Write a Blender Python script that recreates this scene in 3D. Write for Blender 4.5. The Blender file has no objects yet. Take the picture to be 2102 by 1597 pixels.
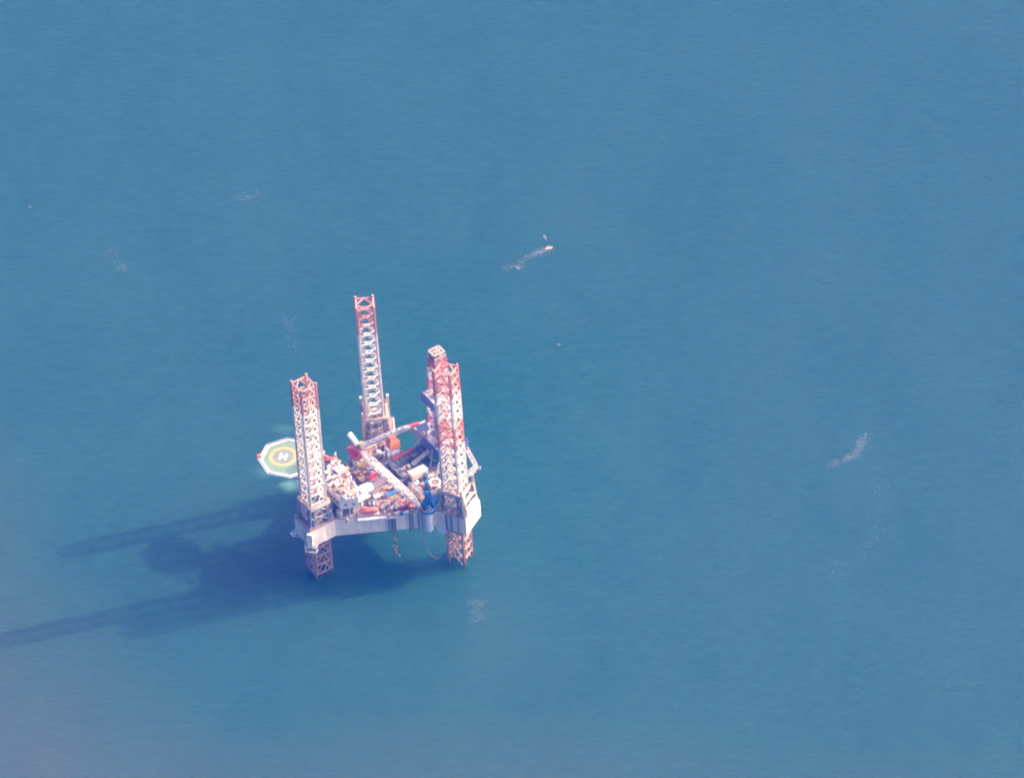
import bpy, math, random
from mathutils import Vector, Matrix
random.seed(11)
SC = bpy.context.scene
COL = SC.collection
R = math.radians

# ------------------------------------------------------------------ camera
# An airliner window about 4 km from the rig: 2.69 km up, looking down 41 degrees through a long lens.
DIST, PXM = 4000.0, 5.0                 # metres to the rig; photo pixels per metre at the rig
ROLL, SD = 0.069, 0.66                  # camera roll; sine of the depression
CR, CD = math.sqrt(1 - ROLL**2), math.sqrt(1 - SD**2)
_r0, _u0, FW = Vector((1, 0, 0)), Vector((0, SD, CD)), Vector((0, CD, -SD))
RT = _r0 * CR - _u0 * ROLL
UP = _u0 * CR + _r0 * ROLL
CAM = -((657 - 1051) / PXM * RT - (1173 - 798.5) / PXM * UP + DIST * FW)
FPX = PXM * DIST

cd = bpy.data.cameras.new("camera")
cd.sensor_width = 36.0
cd.lens = FPX / 2102 * 36.0
cd.clip_start, cd.clip_end = 20.0, 200000.0
cam = bpy.data.objects.new("camera", cd)
COL.objects.link(cam)
m = Matrix((RT, UP, -FW)).transposed().to_4x4()
m.translation = CAM
cam.matrix_world = m
SC.camera = cam

# ------------------------------------------------------------------ light
SUN_AZ, SUN_EL = R(12.3), R(36.8)        # azimuth from +X towards +Y
W = bpy.data.worlds.new("World")
SC.world = W
W.use_nodes = True
nt = W.node_tree
sky = nt.nodes.new("ShaderNodeTexSky")
sky.sky_type = 'NISHITA'
sky.sun_disc = False
sky.sun_elevation = SUN_EL
sky.sun_rotation = math.pi / 2 - SUN_AZ
sky.air_density = 0.3
sky.dust_density = 10.0
bg = nt.nodes["Background"]
bg.inputs[1].default_value = 0.15
nt.links.new(sky.outputs[0], bg.inputs[0])

sl = bpy.data.lights.new("sun", 'SUN')
sl.energy = 2.9
sl.angle = R(0.7)
sl.color = (1.0, 0.79, 0.56)
sun = bpy.data.objects.new("sun", sl)
COL.objects.link(sun)
sd = Vector((math.cos(SUN_EL) * math.cos(SUN_AZ), math.cos(SUN_EL) * math.sin(SUN_AZ), math.sin(SUN_EL)))
sun.rotation_euler = sd.to_track_quat('Z', 'Y').to_euler()
sun.location = (200, 100, 400)

vs = SC.view_settings
vs.view_transform = 'Standard'
vs.look = 'None'
vs.exposure = 1.83
vs.gamma = 1.0
SC.cycles.max_bounces = 6
SC.cycles.volume_bounces = 0
SC.cycles.filter_width = 1.9

# ------------------------------------------------------------------ coordinates
def at(px, py, z=0.0):
    """point of the real place, z metres above the water, that the photo shows at pixel px, py"""
    d = RT * ((px - 1051) / FPX) - UP * ((py - 798.5) / FPX) + FW
    t = (z - CAM.z) / d.z
    return CAM + d * t
PHI = R(31.5)                            # the rig's long axis (bow to stern)
AX, BX = Vector((math.cos(PHI), math.sin(PHI), 0)), Vector((-math.sin(PHI), math.cos(PHI), 0))
def L(a, b, z=0.0):
    """rig frame: a metres aft of the bow leg, b metres to port"""
    return AX * a + BX * b + Vector((0, 0, z))
STB, PRT = PHI - R(30), PHI + R(30)      # headings of the starboard and port hull sides
ZD, ZB = 29.5, 21.0                      # main deck and hull bottom above the water
ZR = 41.0                                # accommodation roof
LEGS = [(0, 0, 0.0), (50.3, -29.05, R(-60)), (49.7, 29.4, R(60))]

# ------------------------------------------------------------------ materials
MATS = {}
def mat(name, col, rough=0.5, grime=0.35, gcol=None, scale=0.35, metal=0.0, streak=0.0):
    if name in MATS:
        return MATS[name]
    mt = bpy.data.materials.new(name)
    mt.use_nodes = True
    n, l = mt.node_tree.nodes, mt.node_tree.links
    b = n["Principled BSDF"]
    b.inputs["Roughness"].default_value = rough
    b.inputs["Metallic"].default_value = metal
    tc = n.new("ShaderNodeTexCoord")
    mp = n.new("ShaderNodeMapping")
    mp.inputs["Scale"].default_value = (1, 1, 1 - 0.8 * streak)
    l.new(tc.outputs["Object"], mp.inputs[0])
    nz = n.new("ShaderNodeTexNoise")
    nz.inputs["Scale"].default_value = scale
    nz.inputs["Detail"].default_value = 7
    nz.inputs["Roughness"].default_value = 0.7
    l.new(mp.outputs[0], nz.inputs[0])
    rp = n.new("ShaderNodeValToRGB")
    rp.color_ramp.elements[0].position = 0.42
    rp.color_ramp.elements[1].position = 0.72
    rp.color_ramp.elements[0].color = (0, 0, 0, 1)
    rp.color_ramp.elements[1].color = (grime, grime, grime, 1)
    l.new(nz.outputs[0], rp.inputs[0])
    mx = n.new("ShaderNodeMixRGB")
    mx.inputs[1].default_value = (*col, 1)
    mx.inputs[2].default_value = (*(gcol or tuple(c * 0.45 for c in col)), 1)
    l.new(rp.outputs[0], mx.inputs[0])
    l.new(mx.outputs[0], b.inputs["Base Color"])
    MATS[name] = mt
    return mt

def banded(name, bands, low):
    """steel painted in bands: [(from z, colour)...] rising"""
    mt = mat(name, (1, 1, 1), 0.5, 0.55, scale=0.45)
    n, l = mt.node_tree.nodes, mt.node_tree.links
    tc = n.new("ShaderNodeTexCoord")
    sp = n.new("ShaderNodeSeparateXYZ")
    l.new(tc.outputs["Object"], sp.inputs[0])
    dv = n.new("ShaderNodeMath")
    dv.operation = 'MULTIPLY_ADD'
    dv.inputs[1].default_value = 1 / 120
    dv.inputs[2].default_value = 10 / 120
    l.new(sp.outputs[2], dv.inputs[0])
    rp = n.new("ShaderNodeValToRGB")
    cr = rp.color_ramp
    cr.interpolation = 'CONSTANT'
    cr.elements[0].position, cr.elements[0].color = 0.0, (*low, 1)
    cr.elements[1].position, cr.elements[1].color = (bands[0][0] + 10) / 120, (*bands[0][1], 1)
    for z, c in bands[1:]:
        e = cr.elements.new((z + 10) / 120)
        e.color = (*c, 1)
    l.new(dv.outputs[0], rp.inputs[0])
    mx = [x for x in n if x.type == 'MIX_RGB'][0]
    l.new(rp.outputs[0], mx.inputs[1])
    mx.inputs[2].default_value = (0.30, 0.17, 0.11, 1)
    return mt

C = dict(white=(.80, .76, .69), cream=(.60, .46, .32), tan=(.44, .27, .17), grey=(.34, .33, .34), dark=(.07, .075, .10), mauve=(.20, .15, .155),
         brown=(.27, .16, .11), red=(.56, .075, .085), orange=(.80, .24, .07), yellow=(.80, .50, .12), blue=(.02, .12, .31),
         teal=(.04, .22, .38), pink=(.50, .26, .20), steel=(.38, .35, .34))
RUST = (.36, .17, .08)
def cm(c):
    g = RUST if c in ('white', 'cream', 'grey', 'steel') else None
    return mat("painted_" + c, C[c], 0.5, 0.4, g, 0.45)

# ------------------------------------------------------------------ mesh builder
class MB:
    def __init__(s):
        s.v, s.f = [], []
    def add(s, vs_, fs):
        o = len(s.v)
        s.v += [Vector(v) for v in vs_]
        s.f += [tuple(i + o for i in f) for f in fs]
        return s
    def box(s, c, size, yaw=0.0, tilt=None):
        """c = centre of the base"""
        x, y, z = size[0] / 2, size[1] / 2, size[2]
        M = Matrix.Rotation(yaw, 3, 'Z')
        if tilt is not None:
            M = M @ tilt
        pts = [Vector(c) + M @ Vector(p) for p in ((-x, -y, 0), (x, -y, 0), (x, y, 0), (-x, y, 0), (-x, -y, z), (x, -y, z), (x, y, z), (-x, y, z))]
        return s.add(pts, [(0, 3, 2, 1), (4, 5, 6, 7), (0, 1, 5, 4), (1, 2, 6, 5), (2, 3, 7, 6), (3, 0, 4, 7)])
    def prism(s, poly, z0, z1):
        n = len(poly)
        b = [Vector((p[0], p[1], z0)) for p in poly]
        t = [Vector((p[0], p[1], z1)) for p in poly]
        return s.add(b + t, [tuple(range(n - 1, -1, -1)), tuple(range(n, 2 * n))] + [(i, (i + 1) % n, n + (i + 1) % n, n + i) for i in range(n)])
    def tube(s, p, q, r, n=6, r2=None):
        p, q = Vector(p), Vector(q)
        d = (q - p).normalized()
        e = d.cross(Vector((0, 0, 1)) if abs(d.z) < .95 else Vector((1, 0, 0))).normalized()
        g = d.cross(e)
        r2 = r if r2 is None else r2
        ring = [e * math.cos(2 * math.pi * k / n) + g * math.sin(2 * math.pi * k / n) for k in range(n)]
        return s.add([p + k * r for k in ring] + [q + k * r2 for k in ring],
                     [(i, i + n, (i + 1) % n + n, (i + 1) % n) for i in range(n)] + [tuple(range(n)), tuple(range(2 * n - 1, n - 1, -1))])
    def path(s, pts, r, n=6):
        for p, q in zip(pts, pts[1:]):
            s.tube(p, q, r, n)
        return s
    def bar(s, p, q, w, h):
        """square-section beam"""
        p, q = Vector(p), Vector(q)
        d = (q - p).normalized()
        e = d.cross(Vector((0, 0, 1)) if abs(d.z) < .95 else Vector((1, 0, 0))).normalized()
        g = e.cross(d).normalized()
        k = [e * w / 2 + g * h / 2, -e * w / 2 + g * h / 2, -e * w / 2 - g * h / 2, e * w / 2 - g * h / 2]
        return s.add([p + i for i in k] + [q + i for i in k], [(0, 1, 2, 3), (7, 6, 5, 4)] + [(i, i + 4, (i + 1) % 4 + 4, (i + 1) % 4) for i in range(4)])
    def lathe(s, c, prof, n=14, axis=None):
        """prof = [(r, h)...] turned about the vertical (or about axis) through c"""
        c = Vector(c)
        A = Vector(axis).normalized() if axis is not None else Vector((0, 0, 1))
        e = A.cross(Vector((0, 0, 1)) if abs(A.z) < .95 else Vector((1, 0, 0))).normalized()
        g = A.cross(e)
        vv, ff = [], []
        for r, h in prof:
            vv += [c + A * h + (e * math.cos(2 * math.pi * k / n) + g * math.sin(2 * math.pi * k / n)) * max(r, .01) for k in range(n)]
        for j in range(len(prof) - 1):
            ff += [(j * n + i, j * n + (i + 1) % n, (j + 1) * n + (i + 1) % n, (j + 1) * n + i) for i in range(n)]
        ff += [tuple(range(n - 1, -1, -1)), tuple(range((len(prof) - 1) * n, len(prof) * n))]
        return s.add(vv, ff)
    def capsule(s, p, q, r, n=12):
        p, q = Vector(p), Vector(q)
        ln = (q - p).length
        k = [(r * math.sin(t), -r * .55 * math.cos(t)) for t in (0.05, .6, 1.1, 1.57)]
        k2 = [(r * math.sin(t), ln + r * .55 * math.cos(t)) for t in (1.57, 1.1, .6, 0.05)]
        return s.lathe(p, k + k2, n, q - p)
    def dome(s, c, r, h, n=14, base=0.0):
        return s.lathe(c, [(r, 0)] + [(r * math.cos(t), base + h * math.sin(t)) for t in (0, .35, .7, 1.05, 1.35, 1.56)], n)
    def build(s, name, m_, parent=None, org=None, smooth=False):
        o_ = Vector(org) if org is not None else (Vector(parent['_org']) if parent is not None and '_org' in parent else Vector((0, 0, 0)))
        me = bpy.data.meshes.new(name)
        me.from_pydata([v - o_ for v in s.v], [], s.f)
        me.materials.append(m_)
        me.update()
        if smooth:
            for p in me.polygons:
                p.use_smooth = True
        o = bpy.data.objects.new(name, me)
        COL.objects.link(o)
        if parent is not None:
            o.parent = parent
            o['_org'] = list(o_)
        else:
            o.location = o_
        return o

def tag(o, label=None, cat=None, group=None, kind=None):
    if label: o['label'] = label
    if cat: o['category'] = cat
    if group: o['group'] = group
    if kind: o['kind'] = kind
    return o
def thing(name, loc, label, cat, group=None):
    o = bpy.data.objects.new(name, None)
    o.empty_display_size = 1
    COL.objects.link(o)
    o.location = loc
    o['_org'] = list(loc)
    return tag(o, label, cat, group)

# ------------------------------------------------------------------ sea
def sea_material():
    mt = bpy.data.materials.new("sea_water")
    mt.use_nodes = True
    n, l = mt.node_tree.nodes, mt.node_tree.links
    b = n["Principled BSDF"]
    b.inputs["IOR"].default_value = 1.333
    b.inputs["Roughness"].default_value = 0.32
    b.subsurface_method = 'BURLEY'
    b.inputs["Subsurface Weight"].default_value = 0.9
    b.inputs["Subsurface Radius"].default_value = (1.0, 1.0, 1.0)
    b.inputs["Subsurface Scale"].default_value = 5.0
    tc = n.new("ShaderNodeTexCoord")
    def noise(scale, detail, sx=1.0, sy=1.0, rot=0.0, rough=.55):
        mp = n.new("ShaderNodeMapping")
        mp.inputs["Scale"].default_value = (sx, sy, 1)
        mp.inputs["Rotation"].default_value = (0, 0, rot)
        l.new(tc.outputs["Object"], mp.inputs[0])
        z = n.new("ShaderNodeTexNoise")
        z.inputs["Scale"].default_value = scale
        z.inputs["Detail"].default_value = detail
        z.inputs["Roughness"].default_value = rough
        l.new(mp.outputs[0], z.inputs[0])
        return z.outputs[0]
    def ramp(x, p0, p1, c0=(0, 0, 0), c1=(1, 1, 1)):
        r = n.new("ShaderNodeValToRGB")
        r.color_ramp.elements[0].position, r.color_ramp.elements[1].position = p0, p1
        r.color_ramp.elements[0].color, r.color_ramp.elements[1].color = (*c0, 1), (*c1, 1)
        l.new(x, r.inputs[0])
        return r.outputs[0]
    def mix(f, a, c, typ='MIX'):
        x = n.new("ShaderNodeMixRGB")
        x.blend_type = typ
        for i, v in enumerate((f, a, c)):
            if isinstance(v, float): x.inputs[i].default_value = v
            elif isinstance(v, tuple): x.inputs[i].default_value = (*v, 1)
            else: l.new(v, x.inputs[i])
        return x.outputs[0]
    # window glare and haze painted as sea colour, deepest round the rig, paler outward
    big = noise(0.006, 3, 1, 1, 0.4)
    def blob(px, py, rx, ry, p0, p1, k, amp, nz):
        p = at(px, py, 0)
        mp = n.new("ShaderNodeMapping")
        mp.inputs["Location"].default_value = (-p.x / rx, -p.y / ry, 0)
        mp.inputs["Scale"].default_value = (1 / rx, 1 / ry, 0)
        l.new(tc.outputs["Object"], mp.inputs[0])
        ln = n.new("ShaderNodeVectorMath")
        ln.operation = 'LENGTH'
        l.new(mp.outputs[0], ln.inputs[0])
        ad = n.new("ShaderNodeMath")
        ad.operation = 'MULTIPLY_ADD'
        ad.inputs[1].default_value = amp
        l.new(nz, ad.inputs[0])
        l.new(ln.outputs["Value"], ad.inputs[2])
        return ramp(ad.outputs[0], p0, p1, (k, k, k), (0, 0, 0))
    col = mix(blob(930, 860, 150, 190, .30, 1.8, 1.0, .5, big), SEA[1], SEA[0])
    for px, py, rx, ry, k in GLARE:
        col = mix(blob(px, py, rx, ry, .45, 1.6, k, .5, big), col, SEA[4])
    mid = ramp(noise(0.02, 4, 1, .6, .3), .38, .68)
    col = mix(mix(.45, (0, 0, 0), mid), col, SEA[2])
    # paler chop
    chop = ramp(noise(0.30, 5, .45, 1.0, .12, .65), .40, .70)
    col = mix(mix(.34, (0, 0, 0), chop), col, SEA[3])
    # water pumped overboard below the helideck, milky green
    for px, py, rx, ry, k in PLUMES:
        col = mix(blob(px, py, rx, ry, .45, 1.9, k, 1.1, noise(0.13, 3)), col, (.12, .25, .18))
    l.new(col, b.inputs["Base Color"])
    # waves
    def bump(h, s, d, prev=None):
        x = n.new("ShaderNodeBump")
        x.inputs["Strength"].default_value = s
        x.inputs["Distance"].default_value = d
        l.new(h, x.inputs["Height"])
        if prev is not None: l.new(prev, x.inputs["Normal"])
        return x.outputs[0]
    w1 = bump(noise(0.13, 3, .5, 1.0, .15), 1.0, .5)
    w2 = bump(noise(0.45, 6, .5, 1.0, -.1, .65), 1.0, .42, w1)
    l.new(w2, b.inputs["Normal"])
    return mt
SEA = [(.002, .039, .035), (.009, .040, .037), (.016, .052, .046), (.019, .063, .056), (.038, .0455, .033)]  # base tones; the last one is the reddish glare veil
GLARE = [(-60, 1640, 150, 190, .9), (700, 1760, 260, 130, .75), (1600, 1800, 260, 130, .6), (-150, 1100, 70, 160, .5)]  # patches of window glare painted into the water
PLUMES = [(598, 998, 15, 13, .55), (545, 966, 15, 13, .22), (585, 880, 15, 11, .18)]
H = 60000.0
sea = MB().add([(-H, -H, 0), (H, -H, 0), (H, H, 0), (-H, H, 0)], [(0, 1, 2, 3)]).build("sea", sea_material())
tag(sea, "open blue green sea with a fine chop all round the rig", "sea", kind='structure')

# ------------------------------------------------------------------ legs
leg_red, leg_white = (.64, .24, .15), (.78, .66, .50)
def make_leg(i, a, b, rot, top, bands, label):
    org = L(a, b, 0)
    t = thing("lattice_leg", org, label, "rig leg", "lattice legs of the jack-up rig")
    mt = banded(["leg_paint_bow", "leg_paint_starboard", "leg_paint_port"][i], [(2.5, (.40, .21, .13))] + bands, (.12, .10, .07))
    h = 3.55
    yaw = PHI + rot
    ex, ey = Vector((math.cos(yaw), math.sin(yaw), 0)), Vector((-math.sin(yaw), math.cos(yaw), 0))
    cs = [org + ex * x * h + ey * y * h for x, y in ((-1, -1), (1, -1), (1, 1), (-1, 1))]
    Z = lambda p, z: Vector((p.x, p.y, z))
    for c in cs:
        mb = MB().tube(Z(c, -4), Z(c, top + 1.3), .42, 8)
        out = (c - org).normalized()
        side = Vector((-out.y, out.x, 0))
        mb.bar(Z(c, -4) + out * .1, Z(c, top + .9) + out * .1, .16, 1.25)
        mb.build("chord", mt, t)
    bay = 4.75
    mids = [(cs[k] + cs[(k + 1) % 4]) / 2 for k in range(4)]
    for k in range(4):
        mb = MB()
        p, q, md = cs[k], cs[(k + 1) % 4], mids[k]
        z = top
        while z > -3:
            mb.tube(Z(p, z), Z(q, z), .29, 6)
            mb.tube(Z(md, z), Z(p, z - bay), .24, 6)
            mb.tube(Z(md, z), Z(q, z - bay), .24, 6)
            z -= bay
        z = top
        while z > 0:
            mb.tube(Z(md, z), Z(mids[(k + 1) % 4], z), .2, 5)
            z -= bay
        mb.build("bracing", mt, t)
    t.rotation_euler = (0, R((0, -.3, -.5)[i]), 0)
    if i == 0:                             # ladder run down one chord
        mb = MB()
        for s_ in (-.3, .3):
            c = cs[3] + ey * .75 + ex * s_
            mb.tube(Z(c, 38), Z(c, top), .07, 4)
        for k in range(56):
            mb.tube(Z(cs[3] + ey * .75 - ex * .3, 39 + k * 1.15), Z(cs[3] + ey * .75 + ex * .3, 39 + k * 1.15), .05, 4)
        mb.build("ladder", cm('white'), t)
    return t
make_leg(0, *LEGS[0], 102.5, [(20, leg_white), (89.5, (.60, .26, .18))], "lattice leg beside the helideck, white with a pale red top, rising from the pointed bow")
make_leg(1, *LEGS[1], 103.8, [(20, leg_white), (63, leg_red), (75.5, leg_white), (91, leg_red)], "lattice leg banded red and white twice, standing in front of the drilling derrick")
make_leg(2, *LEGS[2], 99.0, [(20, (.75, .66, .55)), (85.5, (.60, .25, .18))], "farthest and tallest looking lattice leg, cream with a red top, open bays one above another")

# ------------------------------------------------------------------ hull
HP = [(-6.5, -5.8), (5.6, -5.8), (41.6, -26), (48.6, -38.1), (59.7, -31.7), (56, -25.5), (51, -20),
      (51, 20), (56, 25.5), (59.7, 31.7), (48.6, 38.1), (41.6, 26), (5.6, 5.8), (-6.5, 5.8)]
def LP(poly): return [L(a, b) for a, b in poly]
hull = thing("platform_hull", L(28, 0, ZB), "white triangular rig hull raised high above the sea on three legs", "rig hull")
hull_paint = mat("hull_paint", (.93, .75, .53), .45, .5, (.46, .29, .19), .3, 0, .85)
# leg wells stay open: the hull is built as a frame of solids around them
def sq(i, h):
    a, b, rot = LEGS[i]
    c = L(a, b)
    ex, ey = Vector((math.cos(PHI + rot), math.sin(PHI + rot), 0)), Vector((-math.sin(PHI + rot), math.cos(PHI + rot), 0))
    return c, ex, ey
hb = MB().prism(LP(HP), ZB, ZD)
hb.build("hull_body", hull_paint, hull)
deck_paint = mat("deck_paint", (.16, .12, .12), .7, .7, (.42, .28, .18), .5)
def inset(poly, d):
    out, n = [], len(poly)
    for i in range(n):
        p0, p1, p2 = Vector(poly[i - 1]).to_2d(), Vector(poly[i]).to_2d(), Vector(poly[(i + 1) % n]).to_2d()
        e1, e2 = (p1 - p0).normalized(), (p2 - p1).normalized()
        n1, n2 = Vector((-e1.y, e1.x)), Vector((-e2.y, e2.x))
        k = (n1 + n2) / max(1 + n1.dot(n2), .3)
        out.append(p1 + k * d)
    return out
MB().prism(inset(HP_ := [tuple(p.to_2d()) for p in LP(HP)], .25), ZD, ZD + .05).build("deck_plating", deck_paint, hull)
rust_edge = mat("rusty_edge", (.52, .25, .13), .7, .6, (.24, .11, .07), .5)
mb = MB()
for (x0, y0), (x1, y1) in zip(inset(HP_, .15), inset(HP_, .15)[1:] + inset(HP_, .15)[:1]):
    mb.bar((x0, y0, ZD + .18), (x1, y1, ZD + .18), .28, .36)
mb.build("deck_coaming", rust_edge, hull)
mb = MB()
ri = inset(HP_, .35)
for i in range(len(ri)):
    p, q = Vector((*ri[i], 0)), Vector((*ri[(i + 1) % len(ri)], 0))
    n = max(2, int((q - p).length / 2.0))
    for k in range(n):
        c = p.lerp(q, k / n)
        mb.tube(c + Vector((0, 0, ZD)), c + Vector((0, 0, ZD + 1.2)), .06, 4)
    for z in (.6, 1.2):
        mb.tube(p + Vector((0, 0, ZD + z)), q + Vector((0, 0, ZD + z)), .05, 4)
mb.build("railing", cm('white'), hull)
# plate seams, side pipes and hoses clamped to the hull's starboard side
def side(t, out=0.0, z=ZD):
    p = L(5.6, -5.8).lerp(L(41.6, -26), t)
    nrm = Vector((math.sin(STB), -math.cos(STB), 0))
    p = p + nrm * out
    return Vector((p.x, p.y, z))
pipe_dark = mat("hose_dark", (.24, .22, .22), .6, .4)
for px, w in ((799, .42), (804, .3), (808, .3), (812, .42), (843, .5), (848, .3), (860, .35)):
    t_ = ((at(px, 1075, 25) - L(5.6, -5.8)).dot(Vector((math.cos(STB), math.sin(STB), 0)))) / 41.28
    low = random.uniform(19.0, 20.8)
    MB().tube(side(t_, .45, low), side(t_, .45, ZD + .6), w * .8, 8).build("side_pipe", pipe_dark, hull)
for k, e2 in enumerate((-5.0, -3.6, 1.2)):
    c, ex, ey = sq(1, 0)
    e1v = Vector((math.cos(PHI - R(60)), math.sin(PHI - R(60)), 0))
    e2v = Vector((-e1v.y, e1v.x, 0))
    p0 = L(41.6, -26).lerp(L(48.6, -38.1), (.36, .52, .75)[k]) + Vector((e1v.y, -e1v.x, 0)) * .35
    MB().tube(Vector((p0.x, p0.y, 20.6)), Vector((p0.x, p0.y, ZD + .4)), (.42, .5, .25)[k], 8).build("side_pipe", pipe_dark, hull)
mb = MB()
for k in range(1, 14):
    p = side(k / 14, .02, ZB + .1)
    mb.bar(p, side(k / 14, .02, ZD - .1), .22, .06)
mb.build("plate_stiffener", mat("hull_seam", (.52, .49, .48), .5, .5, (.35, .2, .13), .3), hull)
MB().prism([side(.23, .0).to_2d(), side(.23, 1.3).to_2d(), side(.62, 1.3).to_2d(), side(.62, .0).to_2d()], ZD - 1.0, ZD - .15).build("edge_walkway", cm('white'), hull)
# fender frame on the bow corner
mb = MB()
fc = L(-6.5, -5.8)
o1 = (-AX * .72 - BX * .70).normalized()
s1 = Vector((-o1.y, o1.x, 0))
for z in (19.6, 22.2):
    for s_ in (-1, 1):
        mb.bar(fc + s1 * 2.2 * s_ + o1 * 1.2 + Vector((0, 0, z)), fc + s1 * 2.6 * s_ - o1 * 1.2 + Vector((0, 0, z)), .3, .3)
    mb.bar(fc + s1 * 2.2 + o1 * 1.2 + Vector((0, 0, z)), fc - s1 * 2.2 + o1 * 1.2 + Vector((0, 0, z)), .35, .35)
for s_ in (-2.2, -.7, .7, 2.2):
    mb.bar(fc + s1 * s_ + o1 * 1.2 + Vector((0, 0, 19.5)), fc + s1 * s_ + o1 * 1.2 + Vector((0, 0, 22.3)), .3, .3)
mb.build("fender_frame", cm('white'), hull)
mb = MB().box(fc + o1 * .55 + Vector((0, 0, 22)), (2.4, 1.5, 7.0), math.atan2(s1.y, s1.x))
mb.build("fender_post", hull_paint, hull)
mb = MB()
for k in range(3):
    c = L(-6.8, 3.4 + k * .9, 23 + .2 * k)
    mb.bar(c, c - AX * 2.4 - Vector((0, 0, .8)), .3, .3)
mb.bar(L(-9.2, 3.1, 22.3), L(-9.2, 5.8, 22.5), .35, .35)
mb.bar(L(-6.7, 3.1, 20.9), L(-9.2, 3.2, 22.3), .25, .25)
mb.bar(L(-6.7, 5.4, 20.9), L(-9.2, 5.5, 22.3), .25, .25)
mb.build("anchor_rack", cm('white'), hull)
# white wedge-shaped anchor bolster under the hull by the starboard leg
c = at(909, 1090, 19)
mb = MB()
e = Vector((1, 0, 0)) * 3.4
mb.add([c + Vector((-2.2, 0, 1.9)), c + Vector((1.9, 0, 1.9)), c + Vector((1.9, 0, -1.9)), c + Vector((.4, 0, -1.6)), c + Vector((-1.8, 0, -.2)),
        c + Vector((-2.2, 3, 1.9)), c + Vector((1.9, 3, 1.9)), c + Vector((1.9, 3, -1.9)), c + Vector((.4, 3, -1.6)), c + Vector((-1.8, 3, -.2))],
       [(4, 3, 2, 1, 0), (5, 6, 7, 8, 9), (0, 1, 6, 5), (1, 2, 7, 6), (2, 3, 8, 7), (3, 4, 9, 8), (4, 0, 5, 9)])
mb.build("anchor_bolster", cm('white'), hull)

# ------------------------------------------------------------------ jacking towers round the legs
def jack_house(i, top, label):
    a, b, rot = LEGS[i]
    org = L(a, b, ZD)
    t = thing("jacking_tower", org, label, "jacking tower", "jacking towers at the foot of the legs")
    yaw = PHI + rot
    ex, ey = Vector((math.cos(yaw), math.sin(yaw), 0)), Vector((-math.sin(yaw), math.cos(yaw), 0))
    hb_, ht = 5.3, 4.55
    Q = [(-1, -1), (1, -1), (1, 1), (-1, 1)]
    dirt = mat("jack_steel", (.54, .48, .41), .55, .75, (.34, .21, .14), .5)
    gear = mat("gear_case", (.28, .225, .20), .55, .75, (.16, .11, .10), .8)
    up = lambda z: Vector((0, 0, z))
    base = Vector((org.x, org.y, 0))
    for x, y in Q:
        lo, hi = base + ex * x * hb_ + ey * y * hb_ + up(ZD), base + ex * x * ht + ey * y * ht + up(top + .6)
        MB().bar(lo, hi, .62, .62).build("corner_post", dirt, t)
        mb = MB()                           # pinion gear cases stacked on each chord, motors sticking out
        for k in range(4):
            z = ZD + 1.0 + k * 2.15
            f = 1 - (z - ZD) / (top - ZD) * .1
            c = base + ex * x * 4.75 * f + ey * y * 4.75 * f + up(z)
            for w, d in ((ex * -x, ey * y), (ey * -y, ex * x)):
                p = c + w * 1.25
                mb.box(p, (1.25, 1.25, 1.6), yaw)
                mb.tube(p + up(.8), p + up(.8) + d * 1.15, .42, 8)
        mb.build("gear_case", gear, t)
    for k in range(4):
        (x0, y0), (x1, y1) = Q[k], Q[(k + 1) % 4]
        P = lambda x, y, f, z: base + ex * x * f + ey * y * f + up(z)
        MB().bar(P(x0, y0, ht + .1, top), P(x1, y1, ht + .1, top), .9, 1.5).build("top_beam", dirt, t)
        mb = MB()
        mb.bar(P(x0, y0, ht + .1, top + .79), P(x1, y1, ht + .1, top + .79), .6, .07)
        mb.build("beam_cap", rust_edge, t)
        mb = MB()
        mb.bar(P(x0, y0, 4.95, (top + ZD) / 2), P(x1, y1, 4.95, (top + ZD) / 2), .35, .5)
        md = P((x0 + x1) / 2, (y0 + y1) / 2, 4.75, top - .9)
        mm = P((x0 + x1) / 2, (y0 + y1) / 2, 5.0, (top + ZD) / 2 - .3)
        mb.tube(md, P(x0, y0, 5.0, (top + ZD) / 2), .22, 6).tube(md, P(x1, y1, 5.0, (top + ZD) / 2), .22, 6)
        mb.tube(mm, P(x0, y0, hb_, ZD), .22, 6).tube(mm, P(x1, y1, hb_, ZD), .22, 6)
        mb.build("brace", dirt, t)
    mb = MB()                               # rusty leg-well coaming
    for k in range(4):
        (x0, y0), (x1, y1) = Q[k], Q[(k + 1) % 4]
        mb.bar(base + ex * x0 * 6.0 + ey * y0 * 6.0 + up(ZD + .55), base + ex * x1 * 6.0 + ey * y1 * 6.0 + up(ZD + .55), .35, .45)
    mb.build("well_coaming", rust_edge, t)
    if i > 0:                               # taller guide posts on the outboard corners of the stern pair
        for x, y in ((1, 1), (1, -1), (-1, 1)) if i == 1 else ((-1, 1), (1, 1), (1, -1)):
            c = base + ex * x * 5.5 + ey * y * 5.5
            MB().bar(c + ex * x * .7 + up(ZD), c - ex * x * .4 + up(top + 4.5), 1.2, 1.0).build("guide_post", cm('cream'), t)
        mb = MB()
        for s_ in (-1, 1):
            mb.bar(base + ex * 6.6 + ey * 4.5 * s_ + up(ZD + 4), base + ex * 5.6 + ey * 4.5 * s_ + up(top + 1), 1.4, .5)
        mb.box(base + ex * 6.7 + up(ZD), (1.0, 9.5, 4.2), yaw)
        mb.box(base + ex * 5.9 + up(ZD + 6.5), (1.4, 8.6, .4), yaw)
        mb.build("side_house", cm('cream'), t)
    return t
jack_house(0, 39.6, "jacking tower with splayed white posts at the foot of the leg beside the helideck")
jack_house(1, 39.6, "jacking tower with a bright cream side, at the foot of the twice banded leg")
jack_house(2, 39.8, "dark jacking tower around the foot of the farthest leg, under a pale cross beam")

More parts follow.
